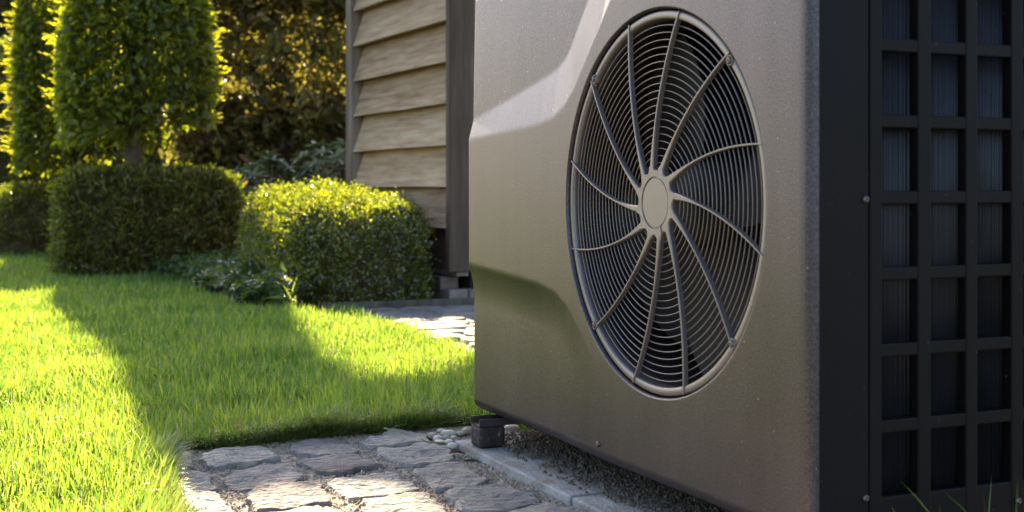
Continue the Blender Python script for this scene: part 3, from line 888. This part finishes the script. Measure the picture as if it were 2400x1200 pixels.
# roof with ridge along local x
for s in (0, 1):
    yA, yB = (-0.22, 0.86) if s == 0 else (1.92, 0.84)
    zA, zB = 1.92, 2.42
    V = []
    for x in (-W - 0.2, 0.2):
        V += [(x, yA, zA), (x, yB, zB), (x, yB, zB + 0.05), (x, yA, zA + 0.05)]
    rf = link('roof', pmesh('roof', V, [(0, 1, 2, 3), (4, 7, 6, 5), (0, 4, 5, 1), (3, 2, 6, 7), (0, 3, 7, 4), (1, 5, 6, 2)]), M['roof'], shed)
# plinth of bricks
def brick_run(x0, y0, dx, dy, n, L=0.21):
    for c in range(2):
        off = L / 2 * (c % 2)
        for i in range(n):
            a = i * L + off
            if dx: me = box_mesh('brick', x0 - a - L + 0.006, x0 - a, y0, y0 + 0.09, 0.052 * c - 0.03, 0.052 * c + 0.018 - 0.002 + 0.03 - 0.03 + 0.03 - 0.0, 0.004, 1)
            else: me = box_mesh('brick', x0 - 0.09, x0, y0 + a, y0 + a + L - 0.006, 0.052 * c - 0.03, 0.052 * c + 0.046, 0.004, 1)
            link('brick', me, M['brick'], shed)
brick_run(0.098, -0.045, 1, 0, 6)
brick_run(0.10, 0.051, 0, 1, 8)
link('sill_beam', box_mesh('sill_beam', -W, 0.07, 0.0, 0.06, 0.103, 0.1245, 0.003, 1), M['post'], shed)

# ------------------------------------------------------------------ path of flat stones beside the shed
path_poly = [(0.36, 2.72), (0.10, 3.3), (-0.155, 3.92), (-0.38, 4.55), (-0.61, 5.10), (-0.50, 5.44), (-0.16, 5.60), (0.6, 5.9), (1.4, 4.6), (1.4, 2.7)]
path = sheet('stone_path', path_poly, -0.0135, M['sand'])
random.seed(21)
pl = Vector((0.408, -0.913)); pw = Vector((0.913, 0.408))
o0 = Vector((-0.72, 5.42))
k = 0
for row in range(19):
    along = row * 0.135
    x = -0.1 + random.uniform(-0.1, 0)
    while x < 1.3:
        wdt = random.uniform(0.15, 0.26)
        c0 = [(x + 0.007, along + 0.006), (x + wdt * 0.5, along + random.uniform(-0.004, 0.012)), (x + wdt - 0.007, along + 0.006), (x + wdt - 0.006, along + 0.125), (x + wdt * 0.5, along + 0.128 + random.uniform(-0.008, 0.004)), (x + 0.007, along + 0.126)]
        pts = [o0 + pw * (a + random.uniform(-.006, .006)) + pl * b for a, b in c0]
        cx, cy = sum(p.x for p in pts) / 6, sum(p.y for p in pts) / 6
        ok = inside(np.array([cx]), np.array([cy]), path_poly)[0]
        # left out where the shed's plinth stands and behind the heat pump, where nothing shows
        if ok and cx / cy < 0.16:
            me, c = stone_mesh('path_stone', [(p.x, p.y) for p in pts], top=random.uniform(-0.002, 0.004), n=18, jag=0.006, bulge=0.004, rough=0.006, seed=k * 3.1)
            link('path_stone', me, M['path'], path, (c[0], c[1], 0))
            k += 1
        x += wdt

# ------------------------------------------------------------------ planting
# clipped box loaf
bx = clipped_block('box_hedge', (-0.862, 6.15, 0.180), (0.318, 0.70, 0.292), math.atan2(0.408, 0.913), 60000, (0.012, 0.022), (0.009, 0.014), 'box',
    'low rounded box hedge with glossy leaves in front of the shed', 'hedge', p=3.8, lump=0.03, seed=1.0,
    tilt=lambda q: np.where(q[:, 2] > 0, 0.05 * np.clip(q[:, 1] / 0.69, -1, 1) * (q[:, 2] / 0.292), 0.0), shell=0.035, up=0.5)
# yew cubes round the trunks
YA = math.atan2(0.31, 0.95)
clipped_block('yew_hedge', (-2.145, 7.64, 0.24), (0.485, 0.47, 0.335), YA, 44000, (0.026, 0.052), (0.009, 0.016), 'yew',
    'square clipped yew block around the nearer hornbeam trunk', 'hedge', p=9.0, lump=0.025, seed=4.0, group='yew blocks under the hornbeams', shell=0.034, spread=0.010)
clipped_block('yew_hedge', (-3.33, 9.75, 0.19), (0.52, 0.47, 0.295), YA, 22000, (0.025, 0.055), (0.008, 0.015), 'yew',
    'square clipped yew block partly hidden behind the nearer yew', 'hedge', p=9.0, lump=0.025, seed=6.0, group='yew blocks under the hornbeams', shell=0.034)

def hornbeam(name, x, y, half, zb, zt, ang, n, label, seed, lobes=(), taper=0.35):
    root = empty(name, (x, y, 0))
    tag(root, label, 'tree', 'boxed hornbeam trees')
    r = np.random.default_rng(seed)
    rr = random.Random(seed)
    tr = []
    lean = rr.uniform(-0.02, 0.02)
    trunk = [((0, 0, -0.02), 0.062), ((lean, 0.01, 0.3), 0.052), ((lean * 2, 0, zb + 0.05), 0.05), ((lean, 0.01, zb + 0.5), 0.044), ((0, 0, (zb + zt) / 2), 0.034), ((0, 0, zt - 0.15), 0.012)]
    link('trunk', tube_mesh('trunk', [trunk], 12), M['bark'], root)
    br = []
    for k in range(34):
        z = rr.uniform(zb + 0.05, zt - 0.25); a = rr.uniform(0, 6.28); l = rr.uniform(0.3, 0.95) * half * (1.1 if z < 2 else 0.8)
        p0 = Vector((0, 0, z)); p1 = p0 + Vector((math.cos(a) * l * 0.5, math.sin(a) * l * 0.5, 0.06 + 0.1 * rr.random())); p2 = p0 + Vector((math.cos(a) * l, math.sin(a) * l, 0.12 + 0.2 * rr.random()))
        br.append([(p0, 0.013), (p1, 0.008), (p2, 0.003)])
    link('branches', tube_mesh('branches', br, 5), M['bark'], root)
    # leaves fill a square column that narrows above the frame; denser on the shell
    h = zt - zb
    t = r.random(n)
    q = r.uniform(-1, 1, (n, 2))
    m = np.maximum(np.abs(q[:, 0]), np.abs(q[:, 1]))
    target = np.where(r.random(n) < 0.66, 1 - r.exponential(0.12, n), r.random(n) ** 0.6)
    q = q / m[:, None] * np.clip(target, 0.03, 1.05)[:, None]
    q *= (1 - 0.10 * np.clip((np.abs(q).min(1) - 0.75) / 0.25, 0, 1))[:, None]     # softened corners
    z = zb + t * h
    wz = half * (1 - taper * np.clip((z - 1.35) / 0.9, 0, 1))
    P = np.stack([q[:, 0] * wz, q[:, 1] * wz, z], 1)
    P = rot2(P, ang)
    P[:, :2] *= (1 + 0.045 * wob(P, 7, seed))[:, None]
    # ragged lower edge
    P[:, 2] += np.where(t < 0.1, 0.09 * wob(P * np.array([1, 1, 0]), 16, seed), 0) + 0.0
    keep = ~((t < 0.06) & (r.random(n) < 0.35)) & (P[:, 2] > zb + 0.12 * np.clip((P[:, 0] - 0.02) / 0.1, 0, 1))
    P = P[keep]
    for (lx, ly, lz), (ra, rb, rc), ln in lobes:
        g = unit(r.normal(0, 1, (ln, 3))) * (r.random(ln) ** 0.45)[:, None]
        P = np.concatenate([P, g * np.array([ra, rb, rc]) + np.array([lx, ly, lz])])
    n = len(P)
    outw = unit(P * np.array([1, 1, 0]) + 1e-6)
    D = outw * 0.9 + r.normal(0, 0.7, (n, 3)) + np.array([0, 0, -0.35])
    U = np.array([0, 0, 1.0]) + outw * 0.5 + r.normal(0, 0.55, (n, 3))
    rnd = np.clip(r.beta(1.2, 1.2, n) * 0.93, 0, 0.93)
    L = r.uniform(0.036, 0.078, n)
    v, f, ra_ = leaf_cloud(P, D, U, L, L * r.uniform(0.5, 0.62, n), rnd, fold=0.2)
    # young shoots sticking out sideways, reddish at their tips
    SP, SD, SR, SL = [], [], [], []
    ns = 420
    for k in range(ns):
        zz = rr.uniform(zb + 0.15, zt - 0.2); a = rr.choice([0, 1, 2, 3]) * math.pi / 2 + ang
        wz_ = half * (1 - taper * min(1, max(0, (zz - 1.35) / 0.9)))
        side = rr.uniform(-0.95, 0.95) * wz_
        o = Vector((math.cos(a), math.sin(a), 0)); s_ = Vector((-math.sin(a), math.cos(a), 0))
        p = o * wz_ * 0.97 + s_ * side + Vector((0, 0, zz))
        d = (o + Vector((rr.uniform(-.3, .3), rr.uniform(-.3, .3), rr.uniform(-.1, .5)))).normalized()
        ln = rr.uniform(0.05, 0.15)
        m_n = int(ln / 0.018)
        for i in range(m_n):
            SP.append(p + d * (ln * i / m_n)); SD.append(d + Vector((rr.uniform(-.6, .6), rr.uniform(-.6, .6), rr.uniform(-.4, .6)))); SR.append(0.8 + 0.2 * (i / m_n) ** 2); SL.append(0.045 - 0.022 * i / m_n)
    SP, SD, SL = np.array([x_[:] for x_ in SP]), np.array([x_[:] for x_ in SD]), np.array(SL)
    v2, f2, r2 = leaf_cloud(SP, SD, r.normal(0, 1, SP.shape) + np.array([0, 0, 1.0]), SL, SL * 0.5, np.array(SR), fold=0.2)
    me = fast_mesh('crown', np.concatenate([v, v2]), np.concatenate([f, f2 + len(v)]), {'rnd': np.concatenate([ra_, r2])})
    link('crown', me, M['hornbeam'], root)
    return root

hornbeam('hornbeam_tree', -2.22, 7.66, 0.41, 0.755, 3.10, YA, 26000, 'nearer hornbeam tree with a boxed crown above the large yew block', 3,
         lobes=[((0.44, 0.0, 3.08), (0.34, 0.22, 0.47), 5200), ((0.72, 0.0, 2.70), (0.26, 0.2, 0.27), 1900)], taper=0.44)  # lobes: unseen crown bulges added above the frame to cast the shade band
hornbeam('hornbeam_tree', -3.25, 9.75, 0.43, 0.62, 2.0, YA, 17000, 'farther hornbeam tree with a boxed crown, half hidden by the nearer one', 8, taper=0.1)

# tall dark hedge closing the garden
def hedge_wall(name, x0, x1, y, depth, z1, n, L, W, mat, label, seed, core=None):
    root = empty(name, ((x0 + x1) / 2, y, 0))
    tag(root, label, 'hedge')
    r = np.random.default_rng(seed)
    kc = 8
    nc = n // kc
    nf_ = int(nc * 0.82)
    P = np.stack([r.uniform(x0, x1, nc), np.zeros(nc), (r.random(nc) if core is None else r.random(nc) ** 1.25) * z1], 1)
    P[:, 1] = 0.26 * wob(P, 3.6, seed) + 0.17 * wob(P, 9, seed + 2) + 0.08 * wob(P, 21, seed + 4) + (r.exponential(0.10, nc) if core is None else r.random(nc) ** 1.5 * depth * 0.9)
    P[nf_:, 2] = z1 + 0.05 * wob(P[nf_:], 6, seed) - r.exponential(0.04, nc - nf_)
    P[nf_:, 1] = r.random(nc - nf_) * depth
    nr = np.where((np.arange(nc) < nf_)[:, None], np.array([0, -1.0, 0.2]), np.array([0, -0.1, 1.0]))
    ax = unit(nr + r.normal(0, 0.6, (nc, 3)) + np.array([0, 0, 0.25]))
    n = nc * kc
    crnd = np.repeat(0.24 * wob(P, 3.0, seed + 9) + r.normal(0, 0.2, nc), kc)
    P, nr, ax = np.repeat(P, kc, 0) + r.normal(0, 0.03, (n, 3)), np.repeat(nr, kc, 0), np.repeat(ax, kc, 0)
    P += ax * r.uniform(-0.06, 0.06, (n, 1))
    D = ax + r.normal(0, 0.6, (n, 3)); U = nr * 0.5 + np.array([0, 0, 0.7]) + r.normal(0, 0.5, (n, 3))
    rnd = np.clip(r.beta(2, 2, n) * 0.7 + 0.08 + crnd + (r.random(n) < 0.04) * 0.3, 0, 1)
    P[:, 0] -= (x0 + x1) / 2
    v, f, rr_ = leaf_cloud(P, D, U, r.uniform(*L, n), r.uniform(*W, n), rnd)
    o = link('leaves', fast_mesh('leaves', v, f, {'rnd': rr_}), M[mat], root); o['kind'] = 'stuff'
    w = (x1 - x0) / 2
    link('inner_twigs', box_mesh('inner_twigs', -w + 0.05, w - 0.05, 0.34, depth, 0, (core or z1) - 0.12, 0.08, 2), M['twigs'], root)
    return root
hedge_wall('tall_hedge', -3.0, 2.6, 11.0, 0.8, 2.2, 50000, (0.06, 0.13), (0.028, 0.055), 'hedge', 'tall shady olive-brown hedge behind the shed and the hornbeams', 31, core=1.45)
hedge_wall('boundary_hedge', 2.75, 9.0, 10.6, 0.8, 2.15, 18000, (0.09, 0.17), (0.045, 0.08), 'hedge', 'boundary hedge beyond the heat pump, hidden behind it', 43)
hedge_wall('tree_belt', -9.5, 4.5, 17.5, 1.2, 3.5, 30000, (0.10, 0.20), (0.05, 0.10), 'hedge', 'distant belt of green foliage showing through the tall hedge', 41)
hedge_wall('dark_hedge', -8.5, -3.3, 14.2, 0.9, 2.08, 16000, (0.05, 0.10), (0.03, 0.05), 'yew', 'dark hedge far behind the farther hornbeam, below the house', 37)

def rhodo(x, y, rad, h, whorls, label, seed):
    root = empty('rhododendron_bush', (x, y, 0))
    tag(root, label, 'bush', 'rhododendron bushes before the tall hedge')
    r = random.Random(seed)
    P, D, U, L, S = [], [], [], [], []
    st = []
    for k in range(whorls):
        a, el = r.uniform(0, 6.28), math.asin(r.uniform(-0.15, 1))
        d = Vector((math.cos(a) * math.cos(el), math.sin(a) * math.cos(el), math.sin(el)))
        c = Vector((d.x * rad, d.y * rad, h * 0.45 + d.z * h * 0.55)) * r.uniform(0.78, 1.05)
        st.append([((0, 0, 0.02), 0.012), (c * 0.5 + Vector((0, 0, -0.03)), 0.008), (c, 0.004)])
        ax = (d + Vector((0, 0, 0.6))).normalized(); e1 = ax.orthogonal().normalized(); e2 = ax.cross(e1)
        m_ = r.randint(8, 11)
        for i in range(m_):
            t = 6.283 * i / m_ + r.uniform(-.2, .2)
            o = e1 * math.cos(t) + e2 * math.sin(t)
            P.append(c[:]); D.append((o + ax * r.uniform(0.0, 0.7))[:]); U.append((ax + o * -0.2)[:]); L.append(r.uniform(0.07, 0.11)); S.append(min(1, r.betavariate(2, 2) + 0.15 * d.z))
    L = np.array(L)
    v, f, q = leaf_cloud(np.array(P), np.array(D), np.array(U), L, L * 0.3, np.array(S), fold=0.12, curl=0.22)
    o = link('leaves', fast_mesh('leaves', v, f, {'rnd': q}), M['rhodo'], root); o['kind'] = 'stuff'
    link('stems', tube_mesh('stems', st, 5), M['bark'], root)
rhodo(-1.74, 9.1, 0.30, 0.70, 90, 'lower rhododendron bush beside the yew block', 5)
rhodo(-1.22, 9.0, 0.33, 0.83, 110, 'taller rhododendron bush close to the shed boards', 6)
rhodo(-1.50, 9.7, 0.30, 0.62, 70, 'rhododendron bush in the gap between two others at the hedge foot', 9)

# dark glossy ground cover in the bed between yew and box
gc_poly = [gp(350, 634), gp(370, 655), gp(440, 668), gp(480, 692), gp(560, 722), gp(640, 734), gp(680, 736), gp(650, 690), gp(585, 640), gp(540, 615), gp(470, 610)]
gcx = np.array(gc_poly)
N = 9000
X, Y = rng.uniform(gcx[:, 0].min(), gcx[:, 0].max(), N * 3), rng.uniform(gcx[:, 1].min(), gcx[:, 1].max(), N * 3)
k_ = inside(X, Y, gc_poly); X, Y = X[k_][:N], Y[k_][:N]
n = len(X)
P = np.stack([X, Y, np.zeros(n)], 1)
P[:, 2] = (0.04 + 0.10 * (0.5 + 0.5 * wob(P, 16, 3)) * rng.random(n) ** 0.5 * 1.3)
D = rng.normal(0, 1, (n, 3)) * np.array([1, 1, 0.35]) + np.array([0, -0.2, 0.1]); U = np.array([0, 0, 1.0]) + rng.normal(0, 0.4, (n, 3))
v, f, r_ = leaf_cloud(P, D, U, rng.uniform(0.03, 0.055, n), rng.uniform(0.017, 0.028, n), np.clip(rng.beta(1.2, 1.2, n), 0, 1), fold=0.12)
gc = link('ground_cover', fast_mesh('ground_cover', v, f, {'rnd': r_}), M['cover'])
tag(gc, 'dark glossy creeping ground cover between the yew and the box hedge', 'ground cover', kind='stuff')

def blades(P, az, lean, L, W, rnd, seg=3, bend=0.8):
    """tapering curved blades: root P, azimuth and lean of the tip, length, width"""
    n = len(P)
    ts = np.linspace(0, 1, seg + 1)
    h = np.stack([np.cos(az), np.sin(az), np.zeros(n)], 1)
    s = np.stack([-np.sin(az + 0.9), np.cos(az + 0.9), np.zeros(n)], 1)
    V = []
    pos = P.copy()
    prev = 0
    for i, t in enumerate(ts):
        if i:
            a = lean * (1 - bend + bend * (t + prev) / 2 * 1.6)
            pos = pos + (h * np.sin(a)[:, None] + np.array([0, 0, 1.0]) * np.cos(a)[:, None]) * (L * (t - prev))[:, None]
            prev = t
        if i < seg:
            w = W * (1 - 0.75 * t ** 1.6) * 0.5
            V += [pos - s * w[:, None], pos + s * w[:, None]]
        else:
            V.append(pos)
    V = np.stack(V, 1)
    k = V.shape[1]
    f = []
    for i in range(seg - 1):
        f += [[2 * i, 2 * i + 1, 2 * i + 3], [2 * i, 2 * i + 3, 2 * i + 2]]
    f.append([2 * seg - 2, 2 * seg - 1, 2 * seg])
    f = np.array(f)
    return V.reshape(-1, 3), (f[None] + (np.arange(n) * k)[:, None, None]).reshape(-1, 3), np.repeat(rnd, k)

# strap-leaved plants in the sun at the bed's edge
for k, (px, py, nb, lab) in enumerate([(655, 722, 18, 'clump of bright strap leaves at the near left corner of the box hedge'), (612, 704, 9, 'small clump of strap leaves in the ground cover'), (684, 734, 8, 'short strap leaves at the lawn edge under the box hedge')]):
    x, y = gp(px, py)
    r = np.random.default_rng(70 + k)
    Pb = np.stack([r.normal(0, 0.018, nb), r.normal(0, 0.02, nb), np.zeros(nb)], 1)
    v, f, q = blades(Pb, r.uniform(0, 6.28, nb), r.uniform(0.15, 1.1, nb), r.uniform(0.09, 0.17, nb), r.uniform(0.008, 0.012, nb), r.random(nb), 6)
    o = link('strap_leaf_plant', fast_mesh('strap_leaf_plant', v, f, {'rnd': q}), M['strap'], None, (x, y, -0.01))
    tag(o, lab, 'plant', 'strap-leaved plants at the bed edge')

# low board edging the box bed
ed = link('bed_edging', box_mesh('bed_edging', 0, 0.98, -0.012, 0.012, -0.04, 0.022, 0.003, 1), M['bark'], None, (-0.78, 5.36, 0), (0, 0, math.atan2(0.408, 0.913)))
tag(ed, 'low dark wooden edging board in front of the box hedge', 'edging')

# ------------------------------------------------------------------ far house, top left
hs = empty('house', (-9.6, 21.0, 0))
tag(hs, 'blue-grey house wall with pale eaves far behind the hornbeams', 'house')
link('wall', box_mesh('wall', -3.5, 3.5, 0, 5, 0, 3.1), M['render_wall'], hs)
link('soffit', box_mesh('soffit', -3.7, 3.7, -0.35, -0.003, 3.10, 3.22), M['fascia'], hs)
link('fascia', box_mesh('fascia', -3.7, 3.7, -0.40, -0.353, 3.12, 3.30), M['fascia'], hs)
link('gutter', box_mesh('gutter', -3.75, 3.75, -0.50, -0.403, 3.20, 3.32, 0.03, 2), M['fascia'], hs)
V = [(-3.8, -0.45, 3.33), (3.8, -0.45, 3.33), (3.8, 2.5, 5.2), (-3.8, 2.5, 5.2), (-3.8, 5.4, 3.33), (3.8, 5.4, 3.33)]
link('roof', pmesh('roof', V, [(0, 1, 2, 3), (3, 2, 5, 4), (0, 3, 4), (1, 5, 2), (0, 4, 5, 1)]), M['tile_roof'], hs)

# ------------------------------------------------------------------ grass
def grass_field():
    out = []
    r = np.random.default_rng(77)
    bands = [(1.25, 2.0, 15000, 4), (2.0, 3.0, 21000, 4), (3.0, 4.2, 18000, 3), (4.2, 6.0, 13000, 3), (6.0, 9.8, 7000, 2)]
    for (y0, y1, dens, seg) in bands:
        xl = -0.52 * y1 - 0.45; xr = 0.45
        nn = int((xr - xl) * (y1 - y0) * dens)
        X, Y = r.uniform(xl, xr, nn), r.uniform(y0, y1, nn)
        k = inside(X, Y, lawn_poly) & ((X / Y > -0.40 - 0.12 / Y) | (r.random(nn) < 0.4)) & (X / Y < 0.16)
        X, Y = X[k], Y[k]
        n = len(X)
        P = np.stack([X, Y, np.full(n, -0.010)], 1)
        g = wob(P, 9, 4); g2 = wob(P, 31, 8)
        L = (0.046 + 0.012 * g + 0.010 * g2) * r.uniform(0.45, 1.5, n)
        W = r.uniform(0.0024, 0.0048, n) * (1 + 0.22 * max(0, (y0 + y1) / 2 - 2.5))
        az = r.uniform(0, 6.28, n) + 0.9 * wob(P, 5, 13)
        lean = np.abs(r.normal(0.5, 0.42, n)) + 0.15 * g2
        rnd = np.clip(r.beta(1.6, 1.6, n) * 0.80 + 0.10 * wob(P, 6, 21) + (r.random(n) < 0.08) * 0.5, 0, 1)
        out.append((blades(P, az, lean, L, W, rnd, seg)))
    # longer blades hanging over the edge of the cobbles
    E = np.array(cob_edge); seglen = np.linalg.norm(np.diff(E, axis=0), axis=1)
    n = 7500
    i = r.choice(len(seglen), n, p=seglen / seglen.sum()); t = r.random(n)
    p = E[i] * (1 - t)[:, None] + E[i + 1] * t[:, None]
    d = E[i + 1] - E[i]; nrm = np.stack([d[:, 1], -d[:, 0]], 1); nrm /= np.linalg.norm(nrm, axis=1)[:, None]
    p = p - nrm * (np.abs(r.normal(0, 0.02, n)) - 0.004)[:, None]
    P = np.stack([p[:, 0], p[:, 1], np.full(n, -0.010)], 1)
    az = np.arctan2(nrm[:, 1], nrm[:, 0]) + r.normal(0, 0.75, n)
    rnd = np.clip(np.where(r.random(n) < 0.28, r.uniform(0.86, 1, n), r.beta(2, 2, n) * 0.75), 0, 1)
    out.append(blades(P, az, r.uniform(0.45, 1.45, n), r.uniform(0.025, 0.08, n) * (1 + 0.5 * wob(P, 14, 3)), r.uniform(0.0016, 0.0032, n), rnd, 5))
    # flattened straw and thatch along the same edge
    n = 2600
    i = r.choice(len(seglen), n, p=seglen / seglen.sum()); t = r.random(n)
    p = E[i] * (1 - t)[:, None] + E[i + 1] * t[:, None]
    d = E[i + 1] - E[i]; nrm = np.stack([d[:, 1], -d[:, 0]], 1); nrm /= np.linalg.norm(nrm, axis=1)[:, None]
    p = p + nrm * r.normal(-0.005, 0.012, n)[:, None]
    P = np.stack([p[:, 0], p[:, 1], r.uniform(-0.008, 0.006, n)], 1)
    az = np.arctan2(nrm[:, 1], nrm[:, 0]) + r.choice([-1, 1], n) * r.uniform(0.3, 1.7, n)
    out.append(blades(P, az, r.uniform(1.2, 1.6, n), r.uniform(0.02, 0.06, n), r.uniform(0.0012, 0.0024, n), r.uniform(0.82, 1, n), 4, bend=0.25))
    n = 1500
    E2 = E[:5]; sl2 = np.linalg.norm(np.diff(E2, axis=0), axis=1)
    i = r.choice(4, n, p=sl2 / sl2.sum()); t = r.random(n)
    p = E2[i] * (1 - t)[:, None] + E2[i + 1] * t[:, None]
    p[:, 0] -= np.abs(r.normal(0, 0.03, n))
    P = np.stack([p[:, 0], p[:, 1], np.full(n, -0.010)], 1)
    out.append(blades(P, r.normal(0.2, 0.7, n), r.uniform(0.3, 1.2, n), r.uniform(0.035, 0.075, n), r.uniform(0.002, 0.0034, n), np.clip(r.beta(2, 2, n), 0, 1), 5))
    # taller grass by the far corner of the heat pump
    n = 2600
    X, Y = r.uniform(-0.42, 0.02, n), r.uniform(2.56, 3.05, n)
    P = np.stack([X, Y, np.full(n, -0.010)], 1)
    k = inside(X, Y, lawn_poly); P = P[k]; n = len(P)
    out.append(blades(P, r.normal(-1.1, 1.0, n), np.abs(r.normal(0.5, 0.4, n)), r.uniform(0.05, 0.10, n), r.uniform(0.0018, 0.0028, n), np.clip(r.beta(2, 2, n) * 0.85, 0, 1), 5))
    V, Fc, A, b = [], [], [], 0
    for v, f, a in out:
        V.append(v); Fc.append(f + b); A.append(a); b += len(v)
    return fast_mesh('grass', np.concatenate(V), np.concatenate(Fc), {'rnd': np.concatenate(A)})
gr = link('grass', grass_field(), M['grass'])
tag(gr, 'short bright green mown grass of the lawn', 'grass', kind='stuff')

# ------------------------------------------------------------------ pebbles, moss, dry leaf, stems, tufts
random.seed(9)
peb = [(1013, 1019, 14, 9, 'grey pebble lying at the lawn edge, leftmost of the pebbles'), (1050, 1014, 19, 10, 'large pale pebble behind the others at the slab corner'), (1045, 1024, 9, 8, 'small pale upright pebble in front of the large one'),
       (1026, 1025, 12, 8, 'reddish brown pebble between the pale ones'), (1031, 1033, 15, 5, 'long whitish pebble lying nearest the cobbles'), (1063, 1024, 8, 6, 'small grey pebble touching the slab corner'),
       (1078, 1015, 12, 7, 'blue-grey rounded pebble beside the rubber foot'), (1052, 1033, 11, 7, 'cream pebble at the tip of the slab'), (1060, 1043, 14, 9, 'tan pebble lowest of the pebbles by the slab edge'),
       (1094, 1008, 13, 10, 'brown pebble behind the rubber foot'), (1200, 1016, 19, 8, 'long brown pebble in the shade under the heat pump'), (1034, 1008, 12, 6, 'pale pebble half hidden in the grass')]
for k, (px, py, rx, ry, lab) in enumerate(peb):
    y_ = gp(px, py + ry, 0.0)[1]
    x_ = (px - CX) / F_PX * y_
    s = y_ / F_PX
    bm = bmesh.new(); bmesh.ops.create_icosphere(bm, subdivisions=3, radius=1)
    for v in bm.verts:
        d = 1 + 0.10 * mnoise.noise(v.co * 1.3 + Vector((k * 5, 0, 0)))
        v.co = Vector((v.co.x * rx * s * d, v.co.y * (rx + ry) * 0.5 * s * d, v.co.z * ry * s * d * 0.95))
    me = bpy.data.meshes.new('pebble'); bm.to_mesh(me); bm.free()
    me.polygons.foreach_set('use_smooth', np.ones(len(me.polygons), dtype=bool))
    o = link('pebble', me, M['pebble'], None, (x_, y_ + rx * s * 0.4, ry * s * 0.85 + (0.012 if k == 10 else -0.002)), (0, 0, random.uniform(-.5, .5)))
    tag(o, lab, 'pebble', 'pebbles by the slab corner')

for k, (px, py, r_, lab) in enumerate([(1110, 1071, 0.008, 'yellow-green moss tuft nearest the pebbles beside the slab'), (1145, 1092, 0.007, 'dark green moss tuft in the joint along the slab'), (1195, 1113, 0.006, 'small moss tuft in the joint near the middle of the slab'), (1155, 1126, 0.006, 'thin moss patch at the corner of a cobble')]):
    x_, y_ = gp(px, py, -0.006)
    n = 260
    r = np.random.default_rng(90 + k)
    Pm = r.normal(0, 1, (n, 3)) * np.array([r_, r_ * 0.7, 0]) * 0.6
    v, f, q = blades(Pm, r.uniform(0, 6.28, n), r.uniform(0, 1.0, n), r.uniform(0.003, 0.008, n), r.uniform(0.0008, 0.0016, n), r.uniform(0.2, 0.85, n), 2)
    o = link('moss_tuft', fast_mesh('moss_tuft', v, f, {'rnd': q}), M['strap'], None, (x_, y_, -0.008))
    tag(o, lab, 'moss', 'moss tufts beside the slab')

# curled dry leaf
x_, y_ = gp(1072, 1070, 0)
V, Fc = [], []
for i in range(9):
    t = i / 8
    w = 0.011 * math.sin(math.pi * (0.08 + 0.86 * t))
    for j in range(5):
        s = (j - 2) / 2
        V.append((t * 0.034 - 0.017, s * w * math.cos(s * 0.9), 0.002 + 0.006 * s * s * math.sin(math.pi * t) + 0.002 * math.sin(t * 5)))
for i in range(8):
    for j in range(4): Fc.append((i * 5 + j, i * 5 + j + 1, i * 5 + j + 6, i * 5 + j + 5))
o = link('dry_leaf', pmesh('dry_leaf', V, Fc, True), M['dryleaf'], None, (x_, y_, 0.004), (0, 0, 0.5))
tag(o, 'small curled brown dead leaf between cobble and slab', 'leaf')
x_, y_ = gp(1108, 1079, 0)
o = link('dry_leaf', pmesh('dry_leaf', [(a * 1.2, b, c * .6) for a, b, c in V], Fc, True), rough_mat('dark_leaf', [(0.3, (0.03, 0.02, 0.018)), (0.7, (0.08, 0.05, 0.04))], 60, 0.7, 0.3), None, (x_, y_, -0.004), (0, 0, -0.3))
tag(o, 'flat dark dead leaf in the joint below the moss tuft', 'leaf')

# a dry seed stalk lying across the cobbles
pts = [Vector((*gp(900, 1003, 0.03), 0.03)), Vector((*gp(940, 1013, 0.02), 0.02)), Vector((*gp(985, 1029, 0.016), 0.016)), Vector((*gp(1005, 1036, 0.014), 0.014)), Vector((*gp(1045, 1037, 0.014), 0.014))]
o = link('grass_stalk', tube_mesh('grass_stalk', [[(p, 0.0011) for p in pts]], 6), rough_mat('straw', [(0.3, (0.30, 0.26, 0.13)), (0.7, (0.48, 0.43, 0.26))], 60, 0.6, 0.0))
tag(o, 'pale dry grass stalk lying across a cobble towards the pebbles', 'stalk')

# unmown tufts beside the black side of the heat pump
tuft_c = [(2125, 1.37, 9, 'leftmost tall grass tuft before the black coil grille'), (2225, 1.40, 10, 'tall grass tuft with the longest blade before the coil grille'), (2320, 1.42, 12, 'thick tall grass tuft before the third grille column'), (2400, 1.40, 10, 'tall grass tuft at the far right edge'), (1908, 1.38, 2, 'lone grass tip in front of the rounded corner')]
for k, (px, y_, nb, lab) in enumerate(tuft_c):
    r = np.random.default_rng(50 + k)
    Pb = np.stack([r.normal(0, 0.014, nb), r.normal(0, 0.014, nb), np.zeros(nb)], 1)
    Lb = r.uniform(0.13, 0.225, nb) if nb > 2 else r.uniform(0.16, 0.172, nb)
    v, f, q = blades(Pb, r.uniform(0, 6.28, nb), r.uniform(0.05, 0.75, nb) if nb > 2 else r.uniform(0.0, 0.15, nb), Lb, r.uniform(0.0022, 0.0036, nb), r.uniform(0.15, 0.9, nb), 8)
    o = link('grass_tuft', fast_mesh('grass_tuft', v, f, {'rnd': q}), M['grass'], None, ((px - CX) / F_PX * y_, y_, -0.02))
    tag(o, lab, 'grass tuft', 'tall grass tufts by the heat pump side')
